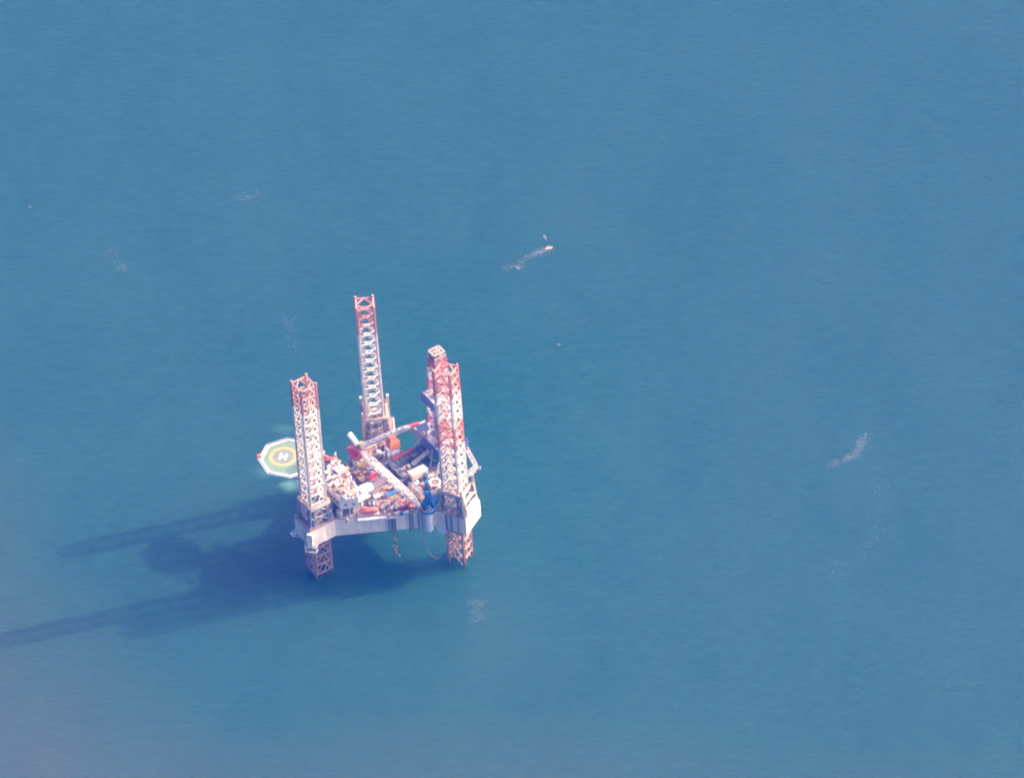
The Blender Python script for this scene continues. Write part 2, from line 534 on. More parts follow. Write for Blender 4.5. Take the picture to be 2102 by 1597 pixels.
# ------------------------------------------------------------------ accommodation block
acc = thing("accommodation_block", L(15, 0, ZD), "white accommodation block with cluttered roof and two portholes in its front wall", "accommodation block")
wall_p = mat("wall_paint", (.88, .73, .56), .5, .35, (.36, .27, .22), .25, 0, .7)
AP = [(8.2, -7.0), (14.9, -10.7), (14.9, -6.6), (17.5, -6.6), (19.6, 13.4), (8.2, 7.0)]
RC = [(x + .9 if x < 9 else x, y + (.9 if y < 0 else -.9)) for x, y in [(9.0, -5.2), (14.0, -8.0), (14.0, -5.6), (16.6, -5.6), (18.6, 12.0), (9.0, 5.8)]]
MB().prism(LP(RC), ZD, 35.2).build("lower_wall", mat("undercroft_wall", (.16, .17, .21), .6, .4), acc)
MB().prism(LP(AP), 35.0, ZR).build("upper_wall", wall_p, acc)
roof = MB().prism([p for p in inset([tuple(p.to_2d()) for p in LP(AP)], .2)], ZR, ZR + .08).build("roof", mat("roof_paint", (.13, .095, .09), .75, .7, (.20, .14, .13), .4), acc)
mb = MB()
ai = [Vector((*p, 0)) for p in inset([tuple(p.to_2d()) for p in LP(AP)], .15)]
for p, q in zip(ai, ai[1:] + ai[:1]):
    mb.tube(p + Vector((0, 0, ZR + 1.1)), q + Vector((0, 0, ZR + 1.1)), .06, 4)
    mb.tube(p + Vector((0, 0, ZR + .55)), q + Vector((0, 0, ZR + .55)), .05, 4)
    for k in range(5):
        c_ = p.lerp(q, k / 5)
        mb.tube(c_ + Vector((0, 0, ZR)), c_ + Vector((0, 0, ZR + 1.1)), .05, 4)
mb.build("roof_railing", cm('white'), acc)
stn = Vector((math.sin(STB), -math.cos(STB), 0))
glass = mat("dark_glass", (.03, .05, .10), .15, .1)
f0, f1 = L(8.2, -7.0), L(14.9, -10.7)
for t_ in (.28, .72):
    c = f0.lerp(f1, t_) + Vector((0, 0, 37.2))
    w_ = MB().lathe(c, [(.62, 0), (.62, .1), (.48, .12)], 12, stn).build("porthole", cm('steel'), acc)
    MB().lathe(c + stn * .12, [(.45, 0), (.45, .03)], 12, stn).build("pane", glass, w_)
for k in range(5):                           # windows in the bow wall
    c = L(8.2, -5.2 + k * 2.5, 37.6)
    w_ = MB().bar(c - BX * .7 - AX * .03, c + BX * .7 - AX * .03, .1, 1.2).build("window", cm('steel'), acc)
    MB().bar(c - BX * .6 - AX * .09, c + BX * .6 - AX * .09, .04, 1.0).build("pane", glass, w_)
for q in [(8.7, -6.6), (14.5, -10.1), (11.6, -8.5), (8.7, 0), (8.7, 6.4)]:
    MB().bar(L(*q, ZD), L(*q, 35), .4, .4).build("support_post", cm('white'), acc)
MB().prism(LP([(7.4, -5.5), (8.15, -5.5), (8.15, 6.2), (7.4, 6.2)]), 38.9, 39.1).build("bow_walkway", cm('grey'), acc)
MB().prism(LP([(15.0, -10.0), (21, -10.0), (21, -6.7), (15.0, -6.7)]), 37.0, 37.25).build("side_balcony", cm('white'), acc)

# ------------------------------------------------------------------ helideck
ZH = 39.0
hc = at(593, 939.8, ZH)
hel = thing("helideck", hc, "pale green octagonal helideck with a yellow ring and a white H", "helideck")
def octo(r, off=0.0): return [(hc.x + r * math.cos(R(45 * k + off)), hc.y + r * math.sin(R(45 * k + off))) for k in range(8)]
MB().prism(octo(11.2), ZH - .5, ZH).build("landing_deck", mat("helideck_green", (.145, .20, .11), .7, .6, (.07, .14, .105), .25), hel)
mb = MB()
o1, o2 = octo(11.2), octo(10.65)
for k in range(8):
    p, q = Vector((*o1[k], ZH + .06)), Vector((*o1[(k + 1) % 8], ZH + .06))
    mb.bar(p, q, .4, .3)
mb.build("deck_border", mat("border_white", (.82, .80, .76), .5, .2), hel)
net = MB()
o3 = octo(11.35), octo(12.75)
for k in range(8):
    a0, a1 = Vector((*o3[0][k], ZH - .1)), Vector((*o3[0][(k + 1) % 8], ZH - .1))
    b0, b1 = Vector((*o3[1][k], ZH + .25)), Vector((*o3[1][(k + 1) % 8], ZH + .25))
    for j in range(13):
        net.tube(a0.lerp(a1, j / 12), b0.lerp(b1, j / 12), .09, 4)
    for j in range(5):
        net.tube(a0.lerp(b0, j / 4), a1.lerp(b1, j / 4), .085, 4)
net.build("safety_net", mat("net_grey", (.50, .46, .47), .7, .4), hel)
rc_ = at(581.5, 937, ZH)
def ring(c, r0_, r1_, z0, z1, n=40):
    mb = MB()
    vv, ff = [], []
    for k in range(n):
        u = Vector((math.cos(2 * math.pi * k / n), math.sin(2 * math.pi * k / n), 0))
        for r_, z in ((r0_, z0), (r1_, z0), (r1_, z1), (r0_, z1)):
            vv.append(Vector((c.x, c.y, z)) + u * r_)
    for k in range(n):
        i, j = 4 * k, 4 * ((k + 1) % n)
        ff += [(i + 3, i + 2, j + 2, j + 3), (i + 1, j + 1, j + 2, i + 2), (i, i + 3, j + 3, j), (i + 1, i, j, j + 1)]
    return mb.add(vv, ff)
MB().lathe(Vector((rc_.x, rc_.y, ZH)), [(4.45, 0), (4.45, .008)], 40).build("ring_centre", mat("ring_centre_paint", (.16, .175, .125), .7, .4), hel)
ring(rc_, 4.45, 5.85, ZH + .004, ZH + .012).build("landing_ring", mat("ring_yellow", (.44, .27, .09), .6, .2), hel)
mb = MB()
hx, hy = (AX * .55 + BX * .84).normalized(), None
hyv = Vector((hx.y, -hx.x, 0))
Hc = Vector((rc_.x, rc_.y, ZH + .012))
# the H stands with its uprights leaning away to the right
v_ = (at(590, 930, ZH) - at(586, 942, ZH)); v_.z = 0; v_.normalize()
w_ = Vector((v_.y, -v_.x, 0))
def flat(mb, c, u, lu, w, lw, z0, z1):
    mb.prism([(c + u * lu / 2 * s + w * lw / 2 * t).to_2d() for s, t in ((-1, -1), (-1, 1), (1, 1), (1, -1))][::-1], z0, z1)
for s_ in (-1, 1):
    flat(mb, Hc + w_ * 1.15 * s_, v_, 3.6, w_, .8, ZH + .012, ZH + .02)
flat(mb, Hc, v_, .8, w_, 1.5, ZH + .012, ZH + .02)
mb.build("letter_h", mat("marking_white", (.88, .86, .82), .6, .1), hel)
mb = MB()
for k in range(8):
    p, q = Vector((*octo(9)[k], ZH - 1.1)), Vector((*octo(9)[(k + 1) % 8], ZH - 1.1))
    mb.tube(p, q, .25, 6)
    mb.tube(p, Vector((hc.x, hc.y, ZH - 1.1)), .22, 6)
    mb.tube(p, p + Vector((0, 0, .6)), .2, 6)
for q, r_ in (((7, 6.6, 36), 0), ((13, 10, 36), 0), ((4, 5.7, 30), 1), ((17, 12.4, 30), 1)):
    for k in (1, 6):
        mb.tube(L(*q), Vector((*octo(8)[(k + r_ * 2) % 8], ZH - 1.2)), .28, 6)
mb.build("support_truss", cm('white'), hel)
mb = MB()
p = at(533, 938, ZH)
mb.capsule(p - Vector((.7, 0, -.2)), p + Vector((.7, 0, .6)), 1.0, 10)
mb.box(p + Vector((.9, 0, -.6)), (1.6, .9, .7), .1)
mb.build("fire_monitor", cm('orange'), hel)
mb = MB()
p, q = at(612, 980, ZH - 1), L(6, 7, ZR)
for s_ in (-.5, .5):
    mb.bar(p + Vector((s_, 0, 0)), q + Vector((s_, 0, 0)), .15, .9)
for k in range(9):
    c_ = p.lerp(q, k / 8)
    mb.bar(c_ - Vector((.5, 0, 0)), c_ + Vector((.5, 0, 0)), .4, .1)
mb.build("access_stair", cm('cream'), hel)

# ------------------------------------------------------------------ cantilever, drill floor, derrick
can = thing("cantilever", L(50, 0, ZD), "dark cantilever carrying the pipe deck out over the stern", "cantilever")
darkst = mat("cantilever_steel", (.15, .145, .19), .6, .5, (.24, .15, .12), .4)
for y in (-6.5, 6.5):
    MB().prism(LP([(38, y - .7), (69, y - .7), (69, y + .7), (38, y + .7)]), 30.2, 34.0).build("main_beam", darkst, can)
MB().prism(LP([(40, -5.8), (55.6, -5.8), (55.6, 5.8), (40, 5.8)]), 33.2, 33.5).build("pipe_deck", mat("pipe_deck_paint", (.13, .135, .18), .7, .6, (.25, .2, .2), .5), can)
mb = MB()
for k in range(7):
    mb.bar(L(41 + k * 2.4, -5.8, 33.75), L(41 + k * 2.4, 5.8, 33.75), .3, .5)
mb.build("pipe_rack_sill", cm('grey'), can)
for a0 in (58, 66):
    MB().prism(LP([(a0, -5.8), (a0 + 1, -5.8), (a0 + 1, 5.8), (a0, 5.8)]), 31, 36.29).build("cross_beam", darkst, can)

df = thing("drill_floor", L(62, 0, 36.2), "dark drill floor box with wind walls and a white lip, at the foot of the derrick", "drill floor")
MB().prism(LP([(56, -10.2), (69, -10.2), (69, 9.8), (56, 9.8)]), 36.3, 37.1).build("floor_plate", darkst, df)
ww = mat("windwall_blue", (.09, .12, .26), .5, .3)
for poly in ([(55.8, -10.4), (56.05, -10.4), (56.05, 10), (55.8, 10)], [(68.95, -10.4), (69.2, -10.4), (69.2, 10), (68.95, 10)],
             [(56.06, 9.75), (68.94, 9.75), (68.94, 10), (56.06, 10)], [(56.06, -10.4), (68.94, -10.4), (68.94, -10.15), (56.06, -10.15)]):
    MB().prism(LP(poly), 36.0, 42.0).build("wind_wall", ww, df)
mb = MB()
mb.bar(L(56, 10.1, 42.2), L(61.5, 10.1, 42.2), .7, .4).bar(L(55.75, 10.2, 42.2), L(55.75, 7.6, 42.2), .7, .4)
mb.build("wall_lip", cm('cream'), df)
for (a_, b_, s_, h_, c_) in ((58, -6, 2.6, 2.8, 'grey'), (66, -6.5, 3, 3, 'cream'), (66.5, 6, 2.6, 3, 'grey'), (58.5, 7, 2, 2.2, 'brown')):
    MB().box(L(a_, b_, 37.1), (s_, s_ * 1.3, h_), PHI).box(L(a_, b_, 37.1 + h_), (s_ * .5, s_ * .5, .5), PHI).build("driller_cabin" if c_ == 'cream' else "winch_unit", cm(c_), df)
mb = MB()
for a0, b0, a1, b1 in ((55.6, -4, 51, -8), (55.6, 4, 51, 8), (55.6, -9.8, 52, -11)):
    mb.bar(L(a0, b0, 40), L(a1, b1, 31), .45, .45)
mb.bar(L(55.7, -1.2, 37.2), L(47, -1.2, 34.1), 2.2, .3)
mb.build("v_door_ramp", cm('steel'), df)

der = thing("derrick", L(63.5, 0, 37), "tapering drilling derrick with a cream crown, red and white bands and a side platform", "derrick")
dpaint = banded("derrick_paint", [(20, (.66, .56, .52)), (47, (.50, .10, .12)), (52, (.70, .64, .60)), (58, (.44, .16, .20)), (68, (.52, .14, .16)), (72, (.68, .58, .52)), (77.5, (.60, .16, .14))], (.5, .5, .5))
dc = Vector((L(63.5, 0).x, L(63.5, 0).y, 0))
def dcorner(k, z):
    h = 4.9 + (2.75 - 4.9) * (z - 37) / (82 - 37)
    x, y = ((-1, -1), (1, -1), (1, 1), (-1, 1))[k % 4]
    return dc + AX * x * h + BX * y * h + Vector((0, 0, z))
der['_org'] = [dc.x, dc.y, 0]
der.location = (dc.x, dc.y, 0)
for k in range(4):
    MB().bar(dcorner(k, 37), dcorner(k, 82.5), .55, .55).build("corner_leg", dpaint, der)
for k in range(4):
    mb = MB()
    z = 41.0
    step = 4.6
    while z < 81:
        z2 = min(z + step, 82)
        mb.bar(dcorner(k, z), dcorner(k + 1, z), .34, .34)
        mb.bar(dcorner(k, z), dcorner(k + 1, z2), .24, .24)
        mb.bar(dcorner(k + 1, z), dcorner(k, z2), .24, .24)
        z = z2
        step *= .96
    mb.build("girt_bracing", dpaint, der)
mb = MB()
mb.box(dc + Vector((0, 0, 82.2)), (6.2, 5.2, .5), PHI)
mb.build("crown_floor", mat("crown_floor_paint", (.24, .13, .11), .6, .4), der)
mb = MB()
for x in (-1, 1):
    for y in (-1, 1):
        mb.bar(dc + AX * x * 2.7 + BX * y * 2.4 + Vector((0, 0, 82.7)), dc + AX * x * 2.4 + BX * y * 2.0 + Vector((0, 0, 86.4)), .45, .45)
for y in (-2.1, .2, 2.1):
    mb.bar(dc - AX * 2.5 + BX * y + Vector((0, 0, 86.3)), dc + AX * 2.5 + BX * y + Vector((0, 0, 86.3)), .7, .6)
for x in (-2.5, .8, 2.5):
    mb.bar(dc + AX * x - BX * 2.1 + Vector((0, 0, 86.15)), dc + AX * x + BX * 2.1 + Vector((0, 0, 86.15)), .7, .55)
mb.bar(dc - AX * 2.8 - BX * 2.3 + Vector((0, 0, 86.05)), dc + AX * .8 + BX * .2 + Vector((0, 0, 86.05)), .4, .3)
for y in (-2.5, 2.5):
    mb.bar(dc - AX * 2.9 + BX * y + Vector((0, 0, 84.6)), dc + AX * 2.9 + BX * y + Vector((0, 0, 84.6)), .3, 1.0)
mb.bar(dc - AX * 2.9 - BX * 2.45 + Vector((0, 0, 83)), dc + AX * .3 - BX * 2.45 + Vector((0, 0, 86)), .35, .35)
mb.build("crown_frame", mat("crown_cream", (.40, .28, .215), .5, .5, RUST, .5), der)
MB().lathe(dc + Vector((0, 0, 84)) - BX * 1.6, [(1.3, 0), (1.3, 3.2)], 14, BX).build("crown_sheave", cm('dark'), der)
MB().box(dc + Vector((0, 0, 79.8)), (5.9, 5.9, 2.2), PHI).build("crown_skirt", mat("skirt_red", (.62, .09, .11), .5, .3), der)
# racking platform on the forward side, with its wind wall below
mb = MB().prism(LP([(56.6, -6.2), (61.5, -6.2), (61.5, 3.6), (56.6, 3.6)]), 64.2, 64.8)
mb.build("racking_platform", mat("racking_cream", (.62, .52, .45), .6, .5, (.3, .18, .15), .5), der)
MB().prism(LP([(56.5, -6.3), (56.75, -6.3), (56.75, 3.7), (56.5, 3.7)]), 61.0, 65.9).build("platform_wall", ww, der)
MB().box(dc + Vector((0, 0, 46.5)), (1.3, 1.3, 3.6), PHI).tube(dc + Vector((0, 0, 38)), dc + Vector((0, 0, 46.5)), .25).tube(dc + Vector((0, 0, 50.1)), dc + Vector((0, 0, 82)), .12).build("top_drive", cm('red'), der)
mb = MB()
for k in range(9):
    for j in range(4):
        mb.tube(L(59.8 + j * .5, -3.5 + k * .4, 37.2), L(60.2 + j * .4, -3.5 + k * .4, 66), .11, 4)
mb.build("drill_pipe_stand", cm('steel'), der)
MB().path([dcorner(0, 40) - AX * .8, dcorner(0, 80) - AX * .8], .12, 4).build("standpipe", cm('steel'), der)

# burner boom: two lattice arms meeting in a point beyond the stern
bb = thing("burner_boom", at(958, 940, 38), "grey V shaped lattice outrigger beyond the stern, right of the twice banded leg", "outrigger")
def lattice(mb, p, q, w, h, nb, taper0=.3, taper1=.3, rc=.14, rl=.08):
    """box-section lattice between p and q, chords at the four corners"""
    p, q = Vector(p), Vector(q)
    d = (q - p).normalized()
    e = d.cross(Vector((0, 0, 1))).normalized()
    g = e.cross(d).normalized()
    ln = (q - p).length
    def sec(t):
        k = min(1, taper0 + (1 - taper0) * t / .16, taper1 + (1 - taper1) * (1 - t) / .16)
        c = p + d * ln * t
        return [c + e * w / 2 * k * x + g * h / 2 * k * y for x, y in ((-1, -1), (1, -1), (1, 1), (-1, 1))]
    S = [sec(i / nb) for i in range(nb + 1)]
    for i in range(nb):
        for k in range(4):
            mb.tube(S[i][k], S[i + 1][k], rc, 5)
            mb.tube(S[i][k], S[i][(k + 1) % 4], rl, 4)
            mb.tube(S[i][k] if i % 2 else S[i][(k + 1) % 4], S[i + 1][(k + 1) % 4] if i % 2 else S[i + 1][k], rl, 4)
    return mb
lattice(MB(), at(955, 918, 38), at(978, 960, 38), 1.5, 1.4, 9, .8, .6, .22, .16).build("upper_arm", cm('steel'), bb)
lattice(MB(), at(978, 960, 38), at(958, 975, 38), 1.5, 1.4, 6, .6, .8, .22, .16).build("lower_arm", cm('steel'), bb)
p = at(980, 962, 38)
MB().tube(p - Vector((.8, 0, 0)), p + Vector((1.4, 0, 0)), .55, 8).tube(p + Vector((1.1, 0, -.4)), p + Vector((1.1, 0, .9)), .4, 8).build("burner_head", cm('grey'), bb)

# ------------------------------------------------------------------ cranes
def crane(name, label, base, zped, heel, tip, colr, boom_m, pedestal, w, extra):
    t = thing(name, base, label, "crane", "pedestal cranes")
    mc = cm(colr)
    bx, by = base.x, base.y
    V = lambda x, y, z: Vector((bx + x, by + y, z))
    MB().lathe(Vector((bx, by, pedestal)), [(1.1, -1.2), (1.75, 0), (1.75, zped - pedestal - 1.2), (2.4, zped - pedestal - .6), (2.4, zped - pedestal)], 18).build("pedestal", cm('white'), t, smooth=False)
    d = (tip - heel); d.z = 0; d.normalize()
    sdv = Vector((-d.y, d.x, 0))
    yaw = math.atan2(d.y, d.x)
    MB().lathe(Vector((bx, by, zped)), [(2.5, 0), (2.5, .5), (2.1, .9)], 18).build("slew_ring", cm('dark'), t)
    c = Vector((bx, by, zped + .9))
    lattice(MB(), heel, tip, w, w * .9, 18, .25, .3, .27, .16).build("boom", boom_m, t)
    return t, c, d, sdv, yaw
# starboard crane, blue, boom laid across the deck
base = L(38.3, -25.9, ZD)
heel, tip = at(861, 1037, 36.5), at(742, 927, 40.5)
boom_white = mat("boom_white", (.80, .70, .58), .5, .5, (.55, .45, .40), .8)
t, c, d, sv, yaw = crane("pedestal_crane", "blue crane on a white pedestal, its long white boom lying across the deck", base, 33.0, heel, tip, 'blue', boom_white, 21.5, 2.4, 0)
blu = cm('blue')
MB().box(c - d * .2, (5.6, 4.0, .5), yaw).build("slew_platform", blu, t)
MB().box(c - d * 1.2 - sv * 1.3 + Vector((0, 0, .5)), (3.6, 1.5, 2.6), yaw).box(c - d * 1.2 - sv * 1.3 + Vector((0, 0, 3.1)), (1.4, .9, .6), yaw).build("machinery_house", blu, t)
q = at(889, 1030, 36)
cab = MB().box(Vector((q.x, q.y, 34.5)), (2.4, 2.8, 2.9), yaw).build("operator_cab", cm('teal'), t)
MB().box(Vector((q.x, q.y, 37.41)), (2.6, 3.0, .18), yaw).build("cab_roof", blu, cab)
MB().box(Vector((q.x, q.y, 35.6)) + d * .05, (2.5, 2.5, 1.1), yaw).build("pane", glass, cab)
mb = MB()
for s_ in (-1, 1):
    foot1, foot2, apex = c + d * 1.6 + sv * 1.4 * s_, c - d * 2.4 + sv * 1.4 * s_, c - d * 1.2 + sv * .8 * s_ + Vector((0, 0, 8.2))
    mb.bar(foot1, apex, .45, .45).bar(foot2, apex, .4, .4)
    mb.bar(foot1.lerp(apex, .5), foot2.lerp(apex, .5), .3, .3)
ap_ = c - d * 1.2 + Vector((0, 0, 8.2))
mb.bar(ap_ - sv * 1.0, ap_ + sv * 1.0, .8, .8)
mb.build("gantry_frame", blu, t)
mb = MB()
for s_ in (-.5, .5):
    mb.tube(ap_ + sv * s_, heel.lerp(tip, .88) + Vector((0, 0, .8)) + sv * s_, .07, 4)
mb.build("pendant_line", cm('dark'), t)
for k, s_ in enumerate((-.6, .6)):
    cc = c - d * 1.6 + sv * (.9 + s_ * .6) + Vector((0, 0, 1.3 + k * .2))
    MB().lathe(cc - sv * .5, [(.9, 0), (.9, .1), (.55, .1), (.55, .9), (.9, .9), (.9, 1.0)], 12, sv).build("winch_drum", cm('teal'), t)
mb = MB()
q0 = Vector((c.x, c.y, 32.6))
for k in range(9):
    a0, a1 = R(195 + k * 16), R(211 + k * 16)
    u0_, u1_ = Vector((math.cos(a0), math.sin(a0), 0)), Vector((math.cos(a1), math.sin(a1), 0))
    mb.bar(q0 + u0_ * 3.4, q0 + u1_ * 3.4, 1.1, .25)
    mb.tube(q0 + u0_ * 3.9, q0 + u0_ * 3.9 + Vector((0, 0, 1.2)), .06, 4)
    mb.tube(q0 + u0_ * 3.9 + Vector((0, 0, 1.2)), q0 + u1_ * 3.9 + Vector((0, 0, 1.2)), .06, 4)
mb.build("walkway", blu, t)
q = at(875, 1008, 40)
MB().box(Vector((q.x, q.y, 37.6)), (1.9, 1.5, 1.9), yaw).box(Vector((q.x, q.y, 39.5)), (1.1, .9, .4), yaw).tube(Vector((q.x, q.y, ZD)), Vector((q.x, q.y, 37.6)), .5).build("winch_house", cm('teal'), t)
q = at(885, 1043, 35)
MB().bar(at(870, 1052, 33.4), at(886, 1042, 35.0), .7, .4).build("cab_stair", cm('pink'), t)

# port crane, red, boom reaching across to the stern
base = L(31.0, 16.0, ZD)
heel, tip = at(741, 917, 40.5), at(847, 873, 43.5)
boom_grey = mat("boom_grey", (.46, .42, .39), .5, .4, (.42, .36, .34), .8)
t, c, d, sv, yaw = crane("pedestal_crane", "red crane with a white engine house and a grey boom ending in a red tip", base, 35.0, heel, tip, 'red', boom_grey, ZD, 1.5, 0)
red = cm('red')
MB().box(c + d * .3, (5.2, 4.2, .6), yaw).build("slew_platform", red, t)
q = at(720, 922, 38)
MB().box(Vector((q.x, q.y, 36.2)), (2.6, 2.2, 2.4), yaw).box(Vector((q.x, q.y, 38.6)), (1.2, 1.4, .5), yaw).build("machinery_house", red, t)
q = at(739, 928, 38)
MB().box(Vector((q.x, q.y, 36.4)), (2.8, 2.0, 2.2), yaw).box(Vector((q.x, q.y, 38.6)), (2.2, 1.2, .3), yaw).build("winch_house", red, t)
MB().capsule(at(717.5, 891, 45), at(732, 911, 42.5), 1.15, 10).build("engine_house", mat("bright_white", (.85, .83, .80), .4, .15), t)
q = at(744, 913, 40)
cab = MB().box(Vector((q.x, q.y, 37.5)), (2.2, 2.4, 2.8), yaw).build("operator_cab", cm('white'), t)
MB().box(Vector((q.x, q.y, 38.6)), (2.3, 2.0, 1.1), yaw).build("pane", glass, cab)
MB().box(Vector((q.x, q.y, 40.31)), (2.4, 2.6, .2), yaw).build("cab_roof", cm('pink'), cab)
mb = MB()
for s_ in (-1, 1):
    mb.bar(c + d * 1.6 + sv * 1.3 * s_, c - d * 1.4 + sv * .7 * s_ + Vector((0, 0, 6.6)), .4, .4)
    mb.bar(c - d * 2.2 + sv * 1.3 * s_, c - d * 1.4 + sv * .7 * s_ + Vector((0, 0, 6.6)), .36, .36)
mb.bar(c - d * 1.4 - sv + Vector((0, 0, 6.6)), c - d * 1.4 + sv + Vector((0, 0, 6.6)), .7, .7)
mb.build("gantry_frame", red, t)
MB().bar(tip - d * 1.6, tip + d * 2.8, 1.1, 1.0).build("boom_tip", red, t)
hk = at(843.5, 886, 40.5)
MB().capsule(hk + Vector((0, 0, -.5)), hk + Vector((0, 0, .5)), .62, 8).build("hook_block", cm('orange'), t)
MB().tube(hk + Vector((0, 0, .5)), Vector((hk.x, hk.y, tip.z - .2)), .06, 4).build("hoist_wire", cm('dark'), t)
q = at(725, 911, 42)
MB().box(Vector((q.x + 3.2, q.y, 40.2)), (1.1, 1.2, 2.4), yaw).build("exhaust_box", cm('yellow'), t)

# boom rest for the long white boom
q = at(739, 951, 38)
rest = thing("boom_rest", Vector((q.x, q.y, ZD)), "yellow headed boom rest under the tip of the long white boom", "boom rest")
mb = MB()
for x in (-1, 1):
    for y in (-1, 1):
        mb.bar(Vector((q.x + x * .9, q.y + y * .9, ZD)), Vector((q.x + x * .7, q.y + y * .7, 36.9)), .3, .3)
for z in (31.5, 33.8, 36):
    for x in (-1, 1):
        mb.bar(Vector((q.x + x * .85, q.y - .85, z)), Vector((q.x + x * .85, q.y + .85, z)), .22, .22)
        mb.bar(Vector((q.x - .85, q.y + x * .85, z)), Vector((q.x + .85, q.y + x * .85, z)), .22, .22)
mb.build("tower", cm('brown'), rest)
MB().box(Vector((q.x, q.y, 36.9)), (2.1, 2.0, 1.3), .2).box(Vector((q.x + .8, q.y, 38.2)), (.4, 1.8, .8), .2).build("cradle", cm('yellow'), rest)

# ------------------------------------------------------------------ lifeboats
def lifeboat(loc, yaw, label):
    t = thing("lifeboat", loc, label, "lifeboat", "enclosed lifeboats")
    u, w = Vector((math.cos(yaw), math.sin(yaw), 0)), Vector((-math.sin(yaw), math.cos(yaw), 0))
    mb = MB()
    N, M_ = 12, 12
    vv, ff = [], []
    for i in range(N + 1):
        s_ = i / N * 2 - 1
        k = max(.08, (1 - abs(s_) ** 2.6)) ** .5
        for j in range(M_):
            th = 2 * math.pi * j / M_
            y, z = 1.55 * k * math.cos(th), math.sin(th)
            z = z * (1.45 * k if z > 0 else 1.3 * (k ** .6))
            vv.append(loc + u * s_ * 4.1 + w * y + Vector((0, 0, 1.6 + z)))
    for i in range(N):
        ff += [(i * M_ + j, (i + 1) * M_ + j, (i + 1) * M_ + (j + 1) % M_, i * M_ + (j + 1) % M_) for j in range(M_)]
    ff += [tuple(range(M_ - 1, -1, -1))[::-1], tuple(range(N * M_, N * M_ + M_))[::-1]]
    mb.add(vv, ff).build("canopy_hull", mat("lifeboat_orange", (.70, .16, .08), .35, .3), t)
    MB().box(loc + u * -1.6 + Vector((0, 0, 2.9)), (1.5, 1.3, .7), yaw).build("helm_cupola", mat("lifeboat_orange", (.84, .20, .10)), t)
    mb = MB()
    for s_ in (-1.0, .3, 1.5):
        for e in (-1, 1):
            mb.box(loc + u * s_ + w * 1.42 * e + Vector((0, 0, 1.95)), (.6, .2, .4), yaw)
    mb.build("window", glass, t)
    for s_ in (-2.4, 2.4):
        mb = MB()
        mb.bar(loc + u * s_ + w * 2.4 + Vector((0, 0, -1)), loc + u * s_ + w * 2.2 + Vector((0, 0, 4.2)), .35, .35)
        mb.bar(loc + u * s_ + w * 2.2 + Vector((0, 0, 4.2)), loc + u * s_ - w * .1 + Vector((0, 0, 4.4)), .35, .35)
        mb.build("davit", cm('white'), t)
    mb = MB().box(loc + Vector((0, 0, -.25)) + w * .6, (8.6, 3.4, .2), yaw)
    mb.build("cradle", cm('white'), t)
    return t
q = at(757, 1048, 31.5)
lifeboat(Vector((q.x, q.y, ZD + .4)), STB, "orange enclosed lifeboat on the near deck edge, beside the white wall with portholes")
q = at(676, 943, 39)
lifeboat(Vector((q.x, q.y, 37.2)), R(-14), "orange lifeboat on the far side, half hidden behind the leg beside the helideck")

p, q = at(796, 946, 33), at(866, 1012, 33)
cw = thing("catwalk", p, "grey lattice catwalk running along the far side of the long white boom", "catwalk")
lattice(MB(), p, q, 2.0, 1.2, 16, .9, .9, .18, .12).build("truss", cm('steel'), cw)
mb = MB()
for t_ in (.08, .36, .64, .92):
    c_ = p.lerp(q, t_)
    mb.bar(Vector((c_.x, c_.y, ZD)), c_, .3, .3)
mb.build("trestle", cm('brown'), cw)

# ------------------------------------------------------------------ hanging hoses
hs = thing("hanging_hose", at(806, 1060, ZD), "thin hose with orange floats hanging from the near hull side to the water", "hose")
p0 = side(.55, .9, ZD)
a0 = at(806, 1060, 29)
pts = [a0, at(806, 1085, 22), at(808, 1104, 15), at(812, 1125, 8), at(818, 1142, 2), at(820, 1147, -.3)]
MB().path(pts, .09, 5).build("hose", cm('dark'), hs)
for px, py, z in ((808, 1092, 19), (810, 1105, 15), (813, 1108, 14), (808, 1121, 10), (813, 1124, 9), (815, 1122, 9), (812, 1129, 7), (814, 1135, 5), (820, 1140, 3)):
    q = at(px, py, z)
    MB().capsule(q - Vector((0, 0, .25)), q + Vector((0, 0, .25)), .42, 8).build("float", cm('orange'), hs)
    hs_p = pts
hz_ = thing("loading_hose", at(866, 1060, 28), "long curved hose hanging in a loop under the blue crane", "hose")
pts = [at(866, 1056, 29), at(867, 1080, 22), at(871, 1108, 14.5), at(877, 1126, 10), at(886, 1140, 6.5), at(896, 1146, 5), at(905, 1145, 6), at(913, 1135, 10), at(917, 1116, 17), at(918, 1085, 22)]
MB().path(pts, .16, 6).build("hose", mat("hose_rust", (.40, .24, .18), .6, .4), hz_)

# ------------------------------------------------------------------ named deck gear
def lab(o, label, cat, group=None): return tag(o, label, cat, group)
# three white domes by the cantilever
for px, py, r_, label in ((777, 929, 1.15, "squat white dome tank next to the boom crossing, leftmost of the three domes"), (786, 929, .8, "smallest white dome tank, between the two bigger domes"), (795, 922, 1.3, "biggest white dome tank, under the orange hood")):
    q = at(px, py, 31.6)
    t = thing("dome_tank", Vector((q.x, q.y, 29.9)), label, "tank", "white dome tanks")
    MB().lathe(Vector((q.x, q.y, 29.9)), [(r_, 0), (r_, r_ * 1.5), (r_ * .9, r_ * 1.95), (r_ * .6, r_ * 2.3), (r_ * .2, r_ * 2.45)], 14).build("shell", mat("bright_white", (.85, .83, .80)), t)
    mb = MB()
    for k in range(4):
        u = Vector((math.cos(k * 1.57), math.sin(k * 1.57), 0)) * r_ * .8
        mb.tube(Vector((q.x, q.y, ZD)) + u, Vector((q.x, q.y, 30.0)) + u, .3, 6)
    mb.build("stand", cm('grey'), t)
q = at(806.5, 932, 31.2)
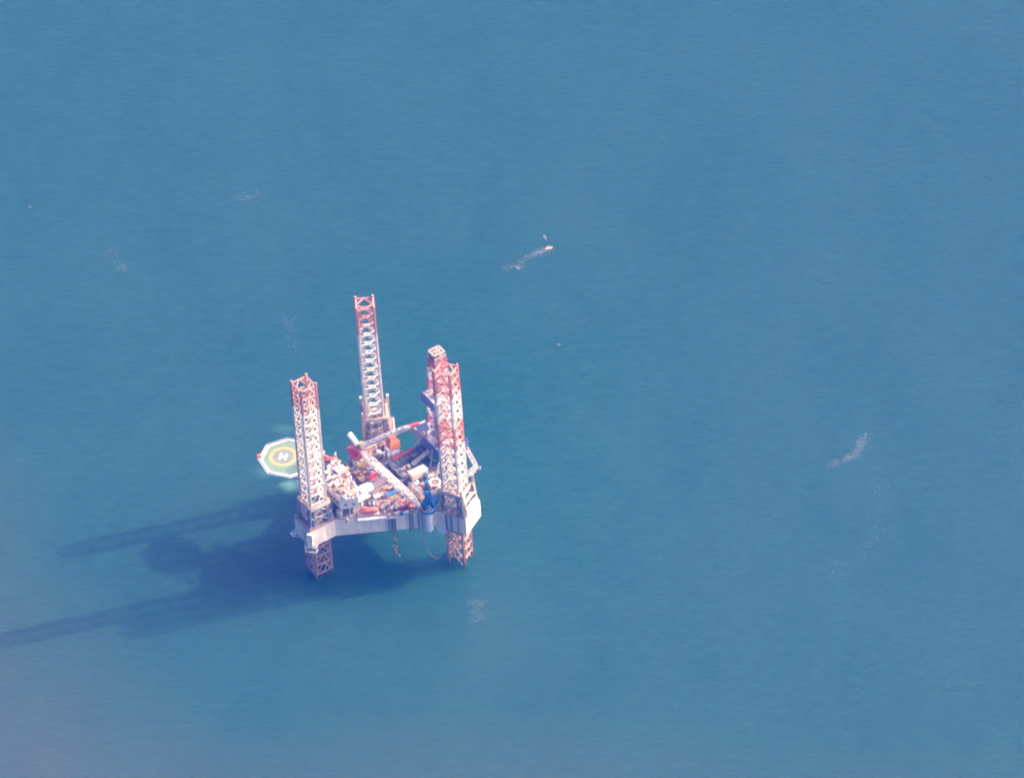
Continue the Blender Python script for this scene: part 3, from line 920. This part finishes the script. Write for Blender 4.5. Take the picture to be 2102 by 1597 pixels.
t = thing("cylinder_tank", Vector((q.x, q.y, 29.9)), "long white cylinder tank lying beside the red pipe bundle", "tank")
MB().capsule(q - AX * 2.4, q + AX * 2.4, 1.0, 14).build("shell", mat("bright_white", (.85, .83, .80)), t)
MB().box(q - AX * 1.5 - Vector((0, 0, 1.4)), (.5, 1.6, .7), PHI).box(q + AX * 1.5 - Vector((0, 0, 1.4)), (.5, 1.6, .7), PHI).build("saddle", cm('grey'), t)
q = at(826, 933, 34.2)
mb = MB()
for k in range(7):
    for j in range(2):
        mb.tube(q - AX * (4.9 - .3 * (k % 3)) + BX * (k - 3) * .27 + Vector((0, 0, j * .27)), q + AX * (4.8 + .2 * (k % 2)) + BX * (k - 3) * .27 + Vector((0, 0, j * .27)), .13, 6)
lab(mb.build("pipe_bundle", cm('red'), None, q), "bundle of red pipes lying on the dark pipe deck", "pipes")
q = at(804, 1012, 31.5)
mb = MB()
for k in range(5):
    mb.tube(q - AX * 2.9 + BX * (k - 2) * .42, q + AX * 2.9 + BX * (k - 2) * .42 + Vector((0, 0, .15)), .22, 8)
lab(mb.build("pipe_bundle", cm('blue'), None, q), "bundle of dark blue pipes on the deck beside the white boom", "pipes")
q = at(806, 906, 40)
t = thing("orange_hood", Vector((q.x, q.y, ZD)), "big orange hood at the foot of the farthest leg", "machinery hood")
mb = MB()
b_ = [q - AX * 2.4 - BX * 1.9, q + AX * 2.4 - BX * 1.9, q + AX * 2.6 + BX * 1.9, q - AX * 2.4 + BX * 1.9]
tp = [q - AX * 1.5 - BX * .9 + Vector((0, 0, 2.6)), q + AX * .6 - BX * .9 + Vector((0, 0, 2.8)), q + AX * .5 + BX * 1.0 + Vector((0, 0, 2.8)), q - AX * 1.6 + BX * 1.0 + Vector((0, 0, 2.6))]
dn = Vector((0, 0, -2.6))
mb.add([p + dn for p in b_] + b_ + tp, [(0, 3, 2, 1)] + [(i, (i + 1) % 4, 4 + (i + 1) % 4, 4 + i) for i in range(4)] + [(4 + i, 4 + (i + 1) % 4, 8 + (i + 1) % 4, 8 + i) for i in range(4)] + [(8, 9, 10, 11)])
mb.build("hood", cm('orange'), t)
mb = MB()
for p in b_:
    mb.bar(Vector((p.x, p.y, ZD)), p + dn, .4, .4)
mb.build("stand", cm('grey'), t)
MB().bar(q + AX * 2.5 - BX * 1.2 + Vector((0, 0, -.6)), q + AX * 2.5 + BX * 1.4 + Vector((0, 0, -.6)), .6, 1.2).build("grille", cm('pink'), t)
q = at(762, 918, 37)
lab(MB().bar(q - AX * 2.2, q + AX * 2.2, .9, .8).bar(q - AX * 1.5 - Vector((0, 0, 4)), q - AX * 1.5, .3, .3).bar(q + AX * 1.5 - Vector((0, 0, 4)), q + AX * 1.5, .3, .3).build("beam_rack", cm('yellow'), None, q), "yellow beam rack between the red crane and the farthest leg", "rack")
# white tarpaulin tent on the mid deck
q = at(750, 1000, 34)
t = thing("white_shelter", Vector((q.x, q.y, ZD)), "bright white rounded shelter roof in the middle of the deck clutter", "shelter")
mb = MB()
pr = []
u, w = Vector((math.cos(PHI), math.sin(PHI), 0)), BX
vv, ff = [], []
for i in range(7):
    s_ = i / 6 * 2 - 1
    k = (1 - .25 * abs(s_) ** 3)
    for j in range(7):
        th = math.pi * j / 6
        vv.append(Vector((q.x, q.y, 33.2)) + u * s_ * 2.9 + w * 2.5 * k * math.cos(th) + Vector((0, 0, 1.9 * k * math.sin(th))))
for i in range(6):
    ff += [(i * 7 + j, (i + 1) * 7 + j, (i + 1) * 7 + j + 1, i * 7 + j + 1) for j in range(6)]
ff += [tuple(range(7)), tuple(range(48, 41, -1))]
mb.add(vv, ff).build("roof", mat("bright_white", (.85, .83, .80)), t)
MB().box(Vector((q.x, q.y, ZD)), (5.6, 4.8, 3.7), PHI).build("wall", cm('steel'), t)
# red drum rack
q = at(766, 977, 33)
t = thing("gas_bottle_rack", Vector((q.x, q.y, 31.5)), "rack of upright red gas bottles beside the white boom", "bottle rack")
for k in range(4):
    MB().capsule(q - AX * 1.35 + AX * .9 * k - Vector((0, 0, 1.3)), q - AX * 1.35 + AX * .9 * k + Vector((0, 0, 1.3)), .42, 10).build("gas_bottle", cm('red'), t)
MB().box(q - Vector((0, 0, 1.7)), (4.2, 1.4, .3), PHI).bar(q - AX * 2 + BX * .7, q + AX * 2 + BX * .7, .15, .3).build("frame", cm('brown'), t)
# red winch near the near edge
q = at(829, 1037, 31.5)
t = thing("deck_winch", Vector((q.x, q.y, ZD)), "red deck winch with pale drum, under the heel of the white boom", "winch")
MB().box(Vector((q.x, q.y, ZD)), (3.4, 2.6, .4), STB).box(Vector((q.x - 1.3, q.y, ZD + .4)), (.5, 2.4, 2.4), STB).box(Vector((q.x + 1.3, q.y, ZD + .4)), (.7, 2.4, 2.8), STB).build("frame", cm('red'), t)
MB().lathe(Vector((q.x - 1.0, q.y, ZD + 1.9)), [(1.1, 0), (1.1, .15), (.75, .15), (.75, 1.85), (1.1, 1.85), (1.1, 2.0)], 14, (1, 0, 0)).build("drum", cm('cream'), t)
q = at(833, 1029, 33)
t = thing("motor_house", Vector((q.x, q.y, ZD)), "small red motor house just behind the red deck winch", "machinery")
MB().box(Vector((q.x, q.y, ZD)), (2.4, 1.8, 2.6), PHI).box(Vector((q.x, q.y, ZD + 2.6)), (1.2, 1.0, .5), PHI).build("housing", cm('red'), t)
MB().tube(Vector((q.x + .6, q.y, ZD + 2.6)), Vector((q.x + .6, q.y, ZD + 4.2)), .16, 6).build("exhaust", cm('white'), t)
# cream container roof and round blue-rimmed tank
q = at(858, 967, 36.2)
ZC = 34.02
t = thing("cream_container", Vector((q.x, q.y, ZC)), "long cream container on the edge of the dark pipe deck, biggest box of all", "container")
mb = MB().box(Vector((q.x, q.y, ZC)), (7.6, 3.6, 2.6), PHI)
for k in range(-6, 7):
    mb.box(Vector((q.x, q.y, ZC)) + AX * k * .56 - BX * 1.82, (.22, .06, 2.4), PHI)
mb.build("body", cm('cream'), t)
MB().box(Vector((q.x, q.y, ZC + 2.6)), (7.7, 3.7, .12), PHI).build("roof", mat("roof_cream", (.55, .42, .30), .6, .3), t)
q = at(852, 988, 32.5)
t = thing("round_tank", Vector((q.x, q.y, ZD)), "round blue tank with a white top, in front of the long cream container", "tank")
MB().lathe(Vector((q.x, q.y, ZD)), [(1.6, 0), (1.6, 2.6)], 18).build("shell", cm('blue'), t)
MB().lathe(Vector((q.x, q.y, ZD + 2.6)), [(1.7, 0), (1.7, .25), (1.2, .5), (.3, .6)], 18).build("lid", mat("bright_white", (.85, .83, .80)), t)
MB().lathe(Vector((q.x, q.y, ZD + 3.2)), [(.5, 0), (.5, .3)], 10).build("hatch", cm('blue'), t)
q = at(893, 990, 33)
t = thing("round_basket", Vector((q.x, q.y, ZD)), "round cream railed basket with red inside, left of the twice banded leg", "basket")
mb = ring(q, 1.9, 2.25, ZD, ZD + .5, 20)
for k in range(14):
    u = Vector((math.cos(k * .4488), math.sin(k * .4488), 0)) * 2.1
    mb.tube(Vector((q.x, q.y, ZD)) + u, Vector((q.x, q.y, ZD + 3.6)) + u, .12, 5)
mb.build("cage", cm('cream'), t)
ring(q, 1.85, 2.35, ZD + 3.4, ZD + 3.8, 20).build("rim", cm('white'), t)
MB().box(Vector((q.x - .2, q.y - .4, ZD)), (1.8, 1.6, 2.6), STB).tube(Vector((q.x - .2, q.y - .4, ZD + 2.6)), Vector((q.x - .2, q.y - .4, ZD + 3.3)), .4, 8).build("pump_unit", cm('red'), t)
q = at(892, 1006, 35)
t = thing("grey_shed", Vector((q.x, q.y, ZD)), "grey shed with a rounded roof behind the blue crane cab", "shed")
mb = MB()
prof = [(math.cos(math.pi * k / 8) * 1.7, math.sin(math.pi * k / 8) * 1.3) for k in range(9)]
uu, wv = Vector((math.cos(R(18)), math.sin(R(18)), 0)), Vector((-math.sin(R(18)), math.cos(R(18)), 0))
vv = []
for s_ in (-2.9, 2.9):
    vv += [Vector((q.x, q.y, 33.4)) + uu * s_ + wv * y + Vector((0, 0, z)) for y, z in prof]
mb.add(vv, [(j, j + 9, j + 10, j + 1) for j in range(8)] + [tuple(range(9)), tuple(range(17, 8, -1))])
mb.build("roof", cm('steel'), t)
MB().box(Vector((q.x, q.y, ZD)), (5.6, 3.2, 3.9), R(18)).build("wall", cm('grey'), t)
q = at(858, 1010, 32)
mb = MB()
for k in range(10):
    a0, a1 = R(150 + k * 24), R(174 + k * 24)
    mb.tube(q + Vector((math.cos(a0) * 1.3, math.sin(a0) * 1.3, 0)), q + Vector((math.cos(a1) * 1.3, math.sin(a1) * 1.3, 0)), .24, 6)
for k in range(3):
    mb.tube(q + Vector((math.cos(2.1 * k) * 1.3, math.sin(2.1 * k) * 1.3, 0)), Vector((q.x + math.cos(2.1 * k) * 1.3, q.y + math.sin(2.1 * k) * 1.3, ZD)), .12, 5)
lab(mb.build("hook_frame", cm('yellow'), None, Vector((q.x, q.y, ZD))), "yellow curved frame standing on deck just left of the blue crane", "frame")
for px, py, h_, w__ , lb in ((875.5, 973, 5.5, .6, "tall blue mast post farthest from the blue crane, near the cream container"), (875, 990, 4.5, .8, "blue mast post nearer the blue crane, behind its small blue winch house")):
    q = at(px, py, ZD + h_)
    o = MB().box(Vector((q.x, q.y, ZD)), (w__ * 1.8, w__ * 1.8, .4), PHI).box(Vector((q.x, q.y, ZD + .4)), (w__, w__, h_ - .4), PHI).box(Vector((q.x, q.y, ZD + h_)), (w__ * 1.5, w__ * 1.5, .7), PHI)
    lab(o.build("mast_post", cm('teal' if h_ > 5 else 'blue'), None, Vector((q.x, q.y, ZD))), lb, "post", "blue mast posts")
q = at(697, 1053, 31.5)
t = thing("water_tank", Vector((q.x, q.y, ZD)), "rounded cream tank in the shade below the bow end of the accommodation block", "tank")
MB().lathe(Vector((q.x, q.y, ZD + .6)), [(.6, 0), (1.35, .6), (1.45, 1.8), (1.35, 2.9), (.7, 3.5), (.2, 3.6)], 14).build("shell", cm('cream'), t)
MB().lathe(Vector((q.x, q.y, ZD)), [(1.0, 0), (1.0, .7)], 10).build("plinth", cm('grey'), t)

# ------------------------------------------------------------------ loose equipment all over the decks
def eq_box(q, sx, sy, h, yaw, c):
    mb = MB().box(q, (sx, sy, h), yaw)
    M = Matrix.Rotation(yaw, 3, 'Z')
    mb.box(q + Vector((0, 0, h)), (sx * 1.06, sy * 1.06, .12), yaw)
    mb.box(q + M @ Vector((sx * .18, sy * .1, 0)) + Vector((0, 0, h + .12)), (sx * .42, sy * .5, h * .22), yaw)
    for k in (-1, 0, 1):
        mb.box(q + M @ Vector((k * sx * .33, -sy / 2 - .04, 0)), (.14, .1, h), yaw)
    return mb
def eq_vent(q, r_, h):
    return MB().lathe(q, [(r_ * .6, 0), (r_ * .6, h * .6), (r_, h * .66), (r_ * 1.05, h * .82), (r_ * .6, h)], 10)
def eq_tank(q, r_, h):
    return MB().lathe(q, [(r_, 0), (r_, h * .85), (r_ * .7, h * .97), (r_ * .15, h)], 12)
def eq_pipes(q, ln, h, yaw, n=3):
    mb = MB()
    u, w = Vector((math.cos(yaw), math.sin(yaw), 0)), Vector((-math.sin(yaw), math.cos(yaw), 0))
    for k in range(n):
        o = w * (k - n / 2) * .5 + Vector((0, 0, h))
        mb.tube(q - u * ln / 2 + o, q + u * ln / 2 + o, .17, 6)
        mb.tube(q - u * ln / 2 + o, q - u * ln / 2 + w * (k - n / 2) * .5, .17, 6)
        mb.tube(q + u * ln * (.5 - .1 * k) + o, q + u * ln * (.5 - .1 * k) + w * (k - n / 2) * .5, .17, 6)
    return mb
def eq_skid(q, sx, sy, h, yaw):
    mb = MB()
    M = Matrix.Rotation(yaw, 3, 'Z')
    for x in (-1, 1):
        for y in (-1, 1):
            p = q + M @ Vector((x * sx / 2, y * sy / 2, 0))
            mb.bar(p, p + Vector((0, 0, h)), .16, .16)
    for z in (.15, h):
        for s_ in (-1, 1):
            mb.bar(q + M @ Vector((-sx / 2, s_ * sy / 2, z)), q + M @ Vector((sx / 2, s_ * sy / 2, z)), .16, .16)
            mb.bar(q + M @ Vector((s_ * sx / 2, -sy / 2, z)), q + M @ Vector((s_ * sx / 2, sy / 2, z)), .16, .16)
    mb.capsule(q + M @ Vector((-sx * .3, 0, 0)) + Vector((0, 0, h * .5)), q + M @ Vector((sx * .3, 0, 0)) + Vector((0, 0, h * .5)), min(sy, h) * .38, 10)
    return mb
ANCH = [("the white shelter", at(750, 1000, 34)), ("the red gas bottles", at(766, 977, 33)), ("the red crane", L(31, 16)), ("the boom rest", at(739, 951, 38)),
        ("the blue crane", L(38.3, -25.9)), ("the red deck winch", at(829, 1037, 31)), ("the blue pipes", at(804, 1012, 31)), ("the long cream container", at(858, 967, 36.2)),
        ("the near orange lifeboat", at(757, 1048, 31)), ("the far orange lifeboat", at(676, 943, 39)), ("the portholed wall", L(11.5, -8.8)), ("the bow leg", L(0, 0)),
        ("the twice banded leg", L(50.3, -29)), ("the farthest leg", L(50.3, 29)), ("the white domes", at(786, 928, 36)), ("the red pipes", at(826, 934, 36)),
        ("the grey shed", at(892, 1006, 35)), ("the round basket", at(893, 990, 33)), ("the drill floor", L(57, 0)), ("the tarp stack", at(698, 962, 42)), ("the vent row", at(717, 1020, 42))]
USED = {}
NM = {'box': ('equipment_box', 'box'), 'vent': ('vent_stack', 'vent'), 'tank': ('upright_tank', 'tank'), 'pipes': ('pipe_run', 'pipe run'), 'skid': ('framed_skid', 'skid')}
def item(kind, c, p, z, sx, sy=None, h=None, yaw=None, label=None):
    sy = sx if sy is None else sy
    h = 1.4 if h is None else h
    yaw = PHI if yaw is None else yaw
    q = Vector((p.x, p.y, z))
    mb = {'box': lambda: eq_box(q, sx, sy, h, yaw, c), 'vent': lambda: eq_vent(q, sx / 2, h), 'tank': lambda: eq_tank(q, sx / 2, h),
          'pipes': lambda: eq_pipes(q, sx, h, yaw), 'skid': lambda: eq_skid(q, sx, sy, h, yaw)}[kind]()
    nm, cat = NM[kind]
    if label is None:
        where = "on the roof" if z > 40 else "on deck"
        shape = ("small " if sx * sy < 2.6 else "large " if sx * sy > 9 else "")
        if kind == 'box': shape += "tall " if h > 1.3 * max(sx, sy) else "flat " if h < .35 * max(sx, sy) else "long " if sx > 1.9 * sy else ""
        elif kind in ('vent', 'tank'): shape = "slim " if sx < 1 else "stout "
        near = sorted(ANCH, key=lambda e: ((e[1] - q).to_2d()).length)
        noun = nm.replace('_', ' ')
        cands = [f"{shape}{c} {noun} {where} by {near[0][0]}", f"{shape}{c} {noun} {where} between {near[0][0]} and {near[1][0]}", f"{shape}{c} {noun} {where} between {near[0][0]} and {near[2][0]}",
                 f"{shape}{c} {noun} {where} between {near[1][0]} and {near[2][0]}", f"{shape}{c} {noun} {where} between {near[0][0]} and {near[3][0]}"]
        label = next((x for x in cands if x not in USED), cands[0])
        USED[label] = USED.get(label, 0) + 1
    o = mb.build(nm, cm(c), None, q)
    return tag(o, label, cat, {'box': "equipment boxes", 'vent': "vent stacks", 'tank': "upright tanks", 'pipes': "pipe runs", 'skid': "framed skids"}[kind] + (" on the accommodation roof" if z > 40 else " on the main deck"))
def put(kind, c, px, py, z, sx, sy=None, h=None, yaw=None, label=None):
    hh = 1.4 if h is None else h
    return item(kind, c, at(px, py, z + hh), z, sx, sy, h, yaw, label)
Zr = ZR + .08
put('box', 'cream', 698, 962, Zr, 4.2, 3.4, 1.8, None, "large cream tarp covered stack at the back of the accommodation roof")
for a_ in ((675, 957, 'white', 1.3, 1.3, 1.6), (682, 949, 'white', 1.2, 1.2, 2.2), (682, 965, 'tan', 4.2, 2.2, .7), (676, 979, 'white', 1.6, 1.4, 1.5), (685, 978, 'cream', 2.0, 1.6, 1.6),
           (705, 980, 'pink', 3.4, 2.2, 1.2), (685.6, 972, 'teal', .9, .9, .9), (714, 972, 'cream', 1.6, 1.4, 2.8), (678, 994, 'cream', 1.8, 1.5, 1.2), (686, 991, 'tan', 1.7, 1.4, 1.2),
           (693, 994, 'cream', 2.2, 1.5, 1.2), (708, 993, 'cream', 1.6, 1.4, 1.8), (701, 1004, 'tan', 3.2, 2.6, .8), (722, 1010, 'tan', 3.8, 3.0, .9), (690, 1003, 'brown', 2.2, 1.6, 1.0),
           (672, 968, 'cream', 1.8, 1.6, 1.0), (670, 985, 'grey', 1.4, 1.2, 1.2), (695, 976, 'grey', 1.5, 1.2, 1.4), (712, 960, 'pink', 1.6, 1.4, 1.2), (686, 958, 'steel', 2.2, 1.4, 1.0)):
    put('box', a_[2], a_[0], a_[1], Zr, *a_[3:])
for px, py, d_, h_ in ((715, 985, 1.3, 2.6), (708, 1006, .9, 2.4), (714, 1000, 1.1, 2.0), (710, 1021, 1.4, 1.5), (717, 1020.6, .9, 1.6), (724.6, 1020.6, .9, 1.6), (676, 972, .9, 1.5), (700, 988, .8, 2.0), (720, 978, .9, 2.2)):
    put('vent', 'white', px, py, Zr, d_, None, h_)
for px, py, ln, h_, c_ in ((700, 970, 4, 1.0, 'steel'), (712, 1014, 4.5, .8, 'grey'), (690, 985, 4.0, .9, 'brown')):
    put('pipes', c_, px, py, Zr, ln, 1.4, h_)
for k in range(34):
    a_, b_ = random.uniform(9.2, 18.3), random.uniform(-6.5, 11.5)
    if b_ > 6.2 + (a_ - 8.2) * .56 - .6 or (a_ > 15 and b_ < -5.6): continue
    s_ = random.uniform(.7, 2.0)
    item(random.choice(['box', 'box', 'box', 'vent', 'pipes', 'skid']), random.choice(['tan', 'cream', 'cream', 'pink', 'white', 'brown', 'grey']), L(a_, b_), Zr, s_, s_ * random.uniform(.6, 1.0), random.uniform(.6, 1.8), random.choice([PHI, STB]))
# main deck
for a_ in (('box', 'tan', 740, 978, 2.8, 2.2, 2.4), ('pipes', 'pink', 746, 969, 3.5, 1.4, 2.6), ('box', 'tan', 757, 1015, 5.0, 2.4, 1.4), ('box', 'white', 773, 1017, 2.6, 1.8, 1.8),
           ('box', 'cream', 776, 1033, 1.6, 1.5, 2.6), ('tank', 'white', 812, 1031, .9, .9, 5.0), ('box', 'cream', 815, 1052, 2.2, 1.1, 1.1), ('tank', 'blue', 824, 1051, 1.2, 1.2, 1.4),
           ('vent', 'orange', 799, 1038, 1.1, 1.1, 3.4), ('vent', 'orange', 798, 1055, 1.2, 1.2, 1.6), ('box', 'tan', 791, 1000, 2.2, 1.8, 1.2), ('skid', 'pink', 800, 998, 3.0, 2.0, 2.0),
           ('box', 'pink', 808, 995, 1.6, 1.4, 1.4), ('pipes', 'yellow', 793, 1023, 6.0, 1.5, .5), ('box', 'mauve', 774, 990, 7.0, 5.0, .35), ('skid', 'dark', 865, 980, 2.8, 2.2, 2.4),
           ('box', 'cream', 746, 941, 3.4, 1.4, 5.5), ('box', 'brown', 781, 912, 2.0, 1.6, 3.4), ('tank', 'brown', 788, 911, 1.0, 1.0, 3.6), ('box', 'steel', 722, 940, 2.2, 1.8, 3.4),
           ('box', 'steel', 714, 949, 2.6, 2.0, 2.2), ('tank', 'steel', 728, 946, 1.2, 1.2, 3.0), ('skid', 'grey', 722, 958, 2.8, 2.0, 2.4), ('tank', 'grey', 727, 985, .8, .8, 4.6),
           ('tank', 'dark', 722, 984, .8, .8, 4.2), ('box', 'pink', 733, 968, 2.6, 1.8, 1.6), ('box', 'dark', 735, 985, 2.2, 1.6, 1.4), ('box', 'brown', 745, 985, 1.8, 1.4, 1.6),
           ('box', 'steel', 765, 1031, 3.4, 1.6, 1.0), ('tank', 'cream', 781, 1026, 1.0, 1.0, 2.2), ('box', 'teal', 766, 1029, 1.3, 1.1, 1.6), ('box', 'cream', 785, 1040, 1.6, 1.4, 1.6),
           ('skid', 'tan', 783, 1010, 2.6, 1.8, 1.8), ('box', 'pink', 796, 1030, 2.2, 1.4, 1.2), ('box', 'white', 805, 1042, 1.4, 1.0, 1.4), ('box', 'tan', 838, 1012, 2.6, 1.8, 1.6),
           ('box', 'cream', 845, 1000, 2.0, 1.6, 1.4), ('pipes', 'tan', 846, 1020, 4.2, 1.4, 1.2), ('box', 'brown', 862, 1003, 1.8, 1.4, 1.6), ('box', 'cream', 880, 975, 3.0, 2.2, 2.0),
           ('tank', 'cream', 888, 968, 1.3, 1.3, 2.2), ('box', 'grey', 895, 965, 3.2, 2.0, 1.6), ('box', 'tan', 866, 992, 1.8, 1.4, 1.8), ('box', 'white', 882, 988, 1.3, 1.1, 2.0),
           ('pipes', 'grey', 826, 985, 6.0, 1.4, 1.4), ('box', 'grey', 800, 968, 3.0, 1.6, 1.4), ('pipes', 'grey', 792, 955, 7.0, 1.4, 1.6), ('box', 'brown', 843, 985, 2.4, 1.6, 1.2),
           ('box', 'cream', 900, 1002, 1.8, 1.4, 2.2), ('skid', 'steel', 850, 1036, 2.2, 1.6, 1.4), ('box', 'brown', 846, 1044, 2.4, 1.4, 1.0), ('vent', 'cream', 842, 1037, .9, .9, 2.6),
           ('vent', 'white', 790, 1047, .8, .8, 1.8), ('box', 'grey', 833, 1051, 2.6, 1.2, .7), ('tank', 'steel', 712, 1064, 1.5, 1.5, 2.0), ('box', 'grey', 760, 960, 2.8, 1.8, 1.6)):
    put(a_[0], a_[1], a_[2], a_[3], ZD + .05, *a_[4:])
for k in range(18):                           # cream and rusty gear along the starboard edge of the pipe deck
    a_, b_ = random.uniform(40, 54), random.choice([-6.5, -6.4, -8.8, -10.5, -12.5])
    z_ = 34.02 if b_ > -7.3 else ZD + .05
    if (L(a_, b_) - at(858, 967, 36.2)).to_2d().length < 4.2: continue
    s_ = random.uniform(.8, 1.5)
    item(random.choice(['box', 'box', 'skid', 'tank', 'pipes']), random.choice(['cream', 'tan', 'orange', 'brown', 'cream']), L(a_, b_), z_, s_, s_ * .8, random.uniform(.7, 1.8))
for k in range(16):                           # gear on the dark pipe deck and round it
    a_, b_ = random.uniform(42, 54), random.uniform(-5, 2.6)
    if -2.5 < b_ < .2 and a_ > 46: continue
    if (L(a_, b_) - at(858, 967, 36.2)).to_2d().length < 3.5: continue
    kind = ('pipes', 'box', 'skid', 'box')[k % 4]
    item(kind, ('dark', 'dark', 'grey', 'brown')[(k * 7 // 3) % 4], L(a_, b_), 34.0, random.uniform(1.6, 4.5) if kind == 'pipes' else random.uniform(1, 2.4), random.uniform(.9, 1.6), random.uniform(.5, 1.4))
CLEAR = [(at(774, 990, 30), 4.2), (at(750, 1000, 32), 3.8), (at(757, 1048, 31), 3.5)]
for k in range(150):                           # small gear filling the open deck between the hull sides
    a_ = random.uniform(20, 41)
    lim = 5.8 + (a_ - 5.6) * .56 - 1.6
    b_ = random.uniform(-lim, lim)
    if a_ < 27 and b_ > -5: continue
    q = L(a_, b_)
    if min((e[1] - q).to_2d().length for e in ANCH) < 2.8 or any((e - q).to_2d().length < d_ for e, d_ in CLEAR): continue
    kind = random.choice(['box', 'box', 'box', 'pipes', 'skid', 'tank', 'vent'])
    c_ = random.choice(['tan', 'tan', 'pink', 'brown', 'brown', 'grey', 'cream', 'cream', 'steel', 'orange', 'dark'])
    s_ = random.uniform(.7, 1.9)
    item(kind, c_, q, ZD + .05, s_ if kind != 'pipes' else s_ * 2, random.uniform(.7, 1.6), random.uniform(.7, 2.0), random.choice([PHI, STB, PRT]))

# ------------------------------------------------------------------ drifting foam and scum on the sea, and a painted reflection
foam_and_reflection_m = mat("foam", (.115, .14, .135), .8, .2)  # also colours the painted hull reflection
scum_m = mat("foam_scum", (.30, .22, .14), .8, .2)
def foam(label, pts, spread, n, m_=foam_and_reflection_m, smin=.06, smax=.16):  # also lays the flecks of the painted hull reflection
    n = n * (5 if 'scum' in label or 'curved' in label else 3) if m_ is foam_and_reflection_m else n
    mb = MB()
    P3 = [at(x, y, 0) for x, y in pts]
    seg = list(zip(P3, P3[1:])) if len(P3) > 1 else [(P3[0], P3[0])]
    for k in range(n):
        p, q = random.choice(seg)
        c = p.lerp(q, random.random()) + Vector((random.gauss(0, spread), random.gauss(0, spread), 0))
        r_ = random.uniform(smin, smax)
        a0 = random.uniform(0, 6.3)
        z0, z1 = .0, random.uniform(.03, .10)
        poly = [(c.x + r_ * random.uniform(.6, 1.4) * 1.5 * math.cos(a0 + j * 1.047), c.y + r_ * random.uniform(.6, 1.2) * math.sin(a0 + j * 1.047)) for j in range(6)]
        mb.prism(poly, z0, z1)
    o = mb.build("foam_and_reflection", m_, None, P3[0])
    return tag(o, label, "foam", kind='stuff')
foam("pale foam streak with scum lumps drifting beyond the rig", [(1030, 550), (1064, 548), (1080, 527), (1100, 520), (1112, 517), (1128, 509)], 1.3, 104)
foam("bright yellowish scum lump at the end of the foam streak", [(1123, 511), (1131, 509)], .5, 12, scum_m, .3, .7)
foam("two pale specks of foam above the scum lump", [(1117, 485), (1117, 486), (1122, 492)], .35, 6, foam_and_reflection_m, .1, .25)
foam("two foam specks below the streak", [(1064, 551), (1064, 551.5)], .4, 6, foam_and_reflection_m, .12, .28)
foam("thin curved foam line far to the right of the rig", [(1705, 955), (1738, 941), (1760, 933), (1765, 912), (1778, 893)], 1.2, 104)
foam("pale painted hull reflection on the water below the twice banded leg", [(968, 1232), (978, 1240), (985, 1235), (975, 1255), (984, 1268), (972, 1275)], 1.7, 68)  # pale flecks stand in for the lit hull's reflection
foam("faint foam wisp left of the helideck far out", [(228, 508), (245, 542), (252, 556)], 1.5, 44)
foam("faint foam wisp beyond the helideck", [(488, 408), (512, 404), (538, 396)], 1.8, 36)
foam("pale wisps of foam between helideck and farthest leg", [(585, 655), (597, 665), (598, 700), (606, 730)], 1.8, 44)
foam("long faint foam arc curving down the right side of the sea", [(1780, 900), (1800, 965), (1806, 1040), (1792, 1105), (1762, 1150), (1690, 1178)], 3.2, 110)
foam("lone white speck of foam right of the derrick", [(1147, 707), (1147.5, 708)], .25, 6, foam_and_reflection_m, .12, .28)
foam("lone white speck of foam at far left", [(61, 425), (61.5, 425.5)], .25, 6, foam_and_reflection_m, .12, .28)

# ------------------------------------------------------------------ haze
HZ = 0.000032
hm = bpy.data.materials.new("haze_air")
hm.use_nodes = True
hn = hm.node_tree
hn.nodes.remove(hn.nodes["Principled BSDF"])
pv = hn.nodes.new("ShaderNodeVolumePrincipled")
pv.inputs["Color"].default_value = (.0, .16, .95, 1)
pv.inputs["Density"].default_value = HZ
pv.inputs["Anisotropy"].default_value = 0.0
hn.links.new(pv.outputs[0], hn.nodes["Material Output"].inputs["Volume"])
Hh = H + 200
o = MB().prism([(-Hh, -Hh), (Hh, -Hh), (Hh, Hh), (-Hh, Hh)], -6.0, CAM.z + 60).build("haze", hm)
tag(o, "thin pale haze filling the air between the aircraft and the sea", "haze", kind='stuff')
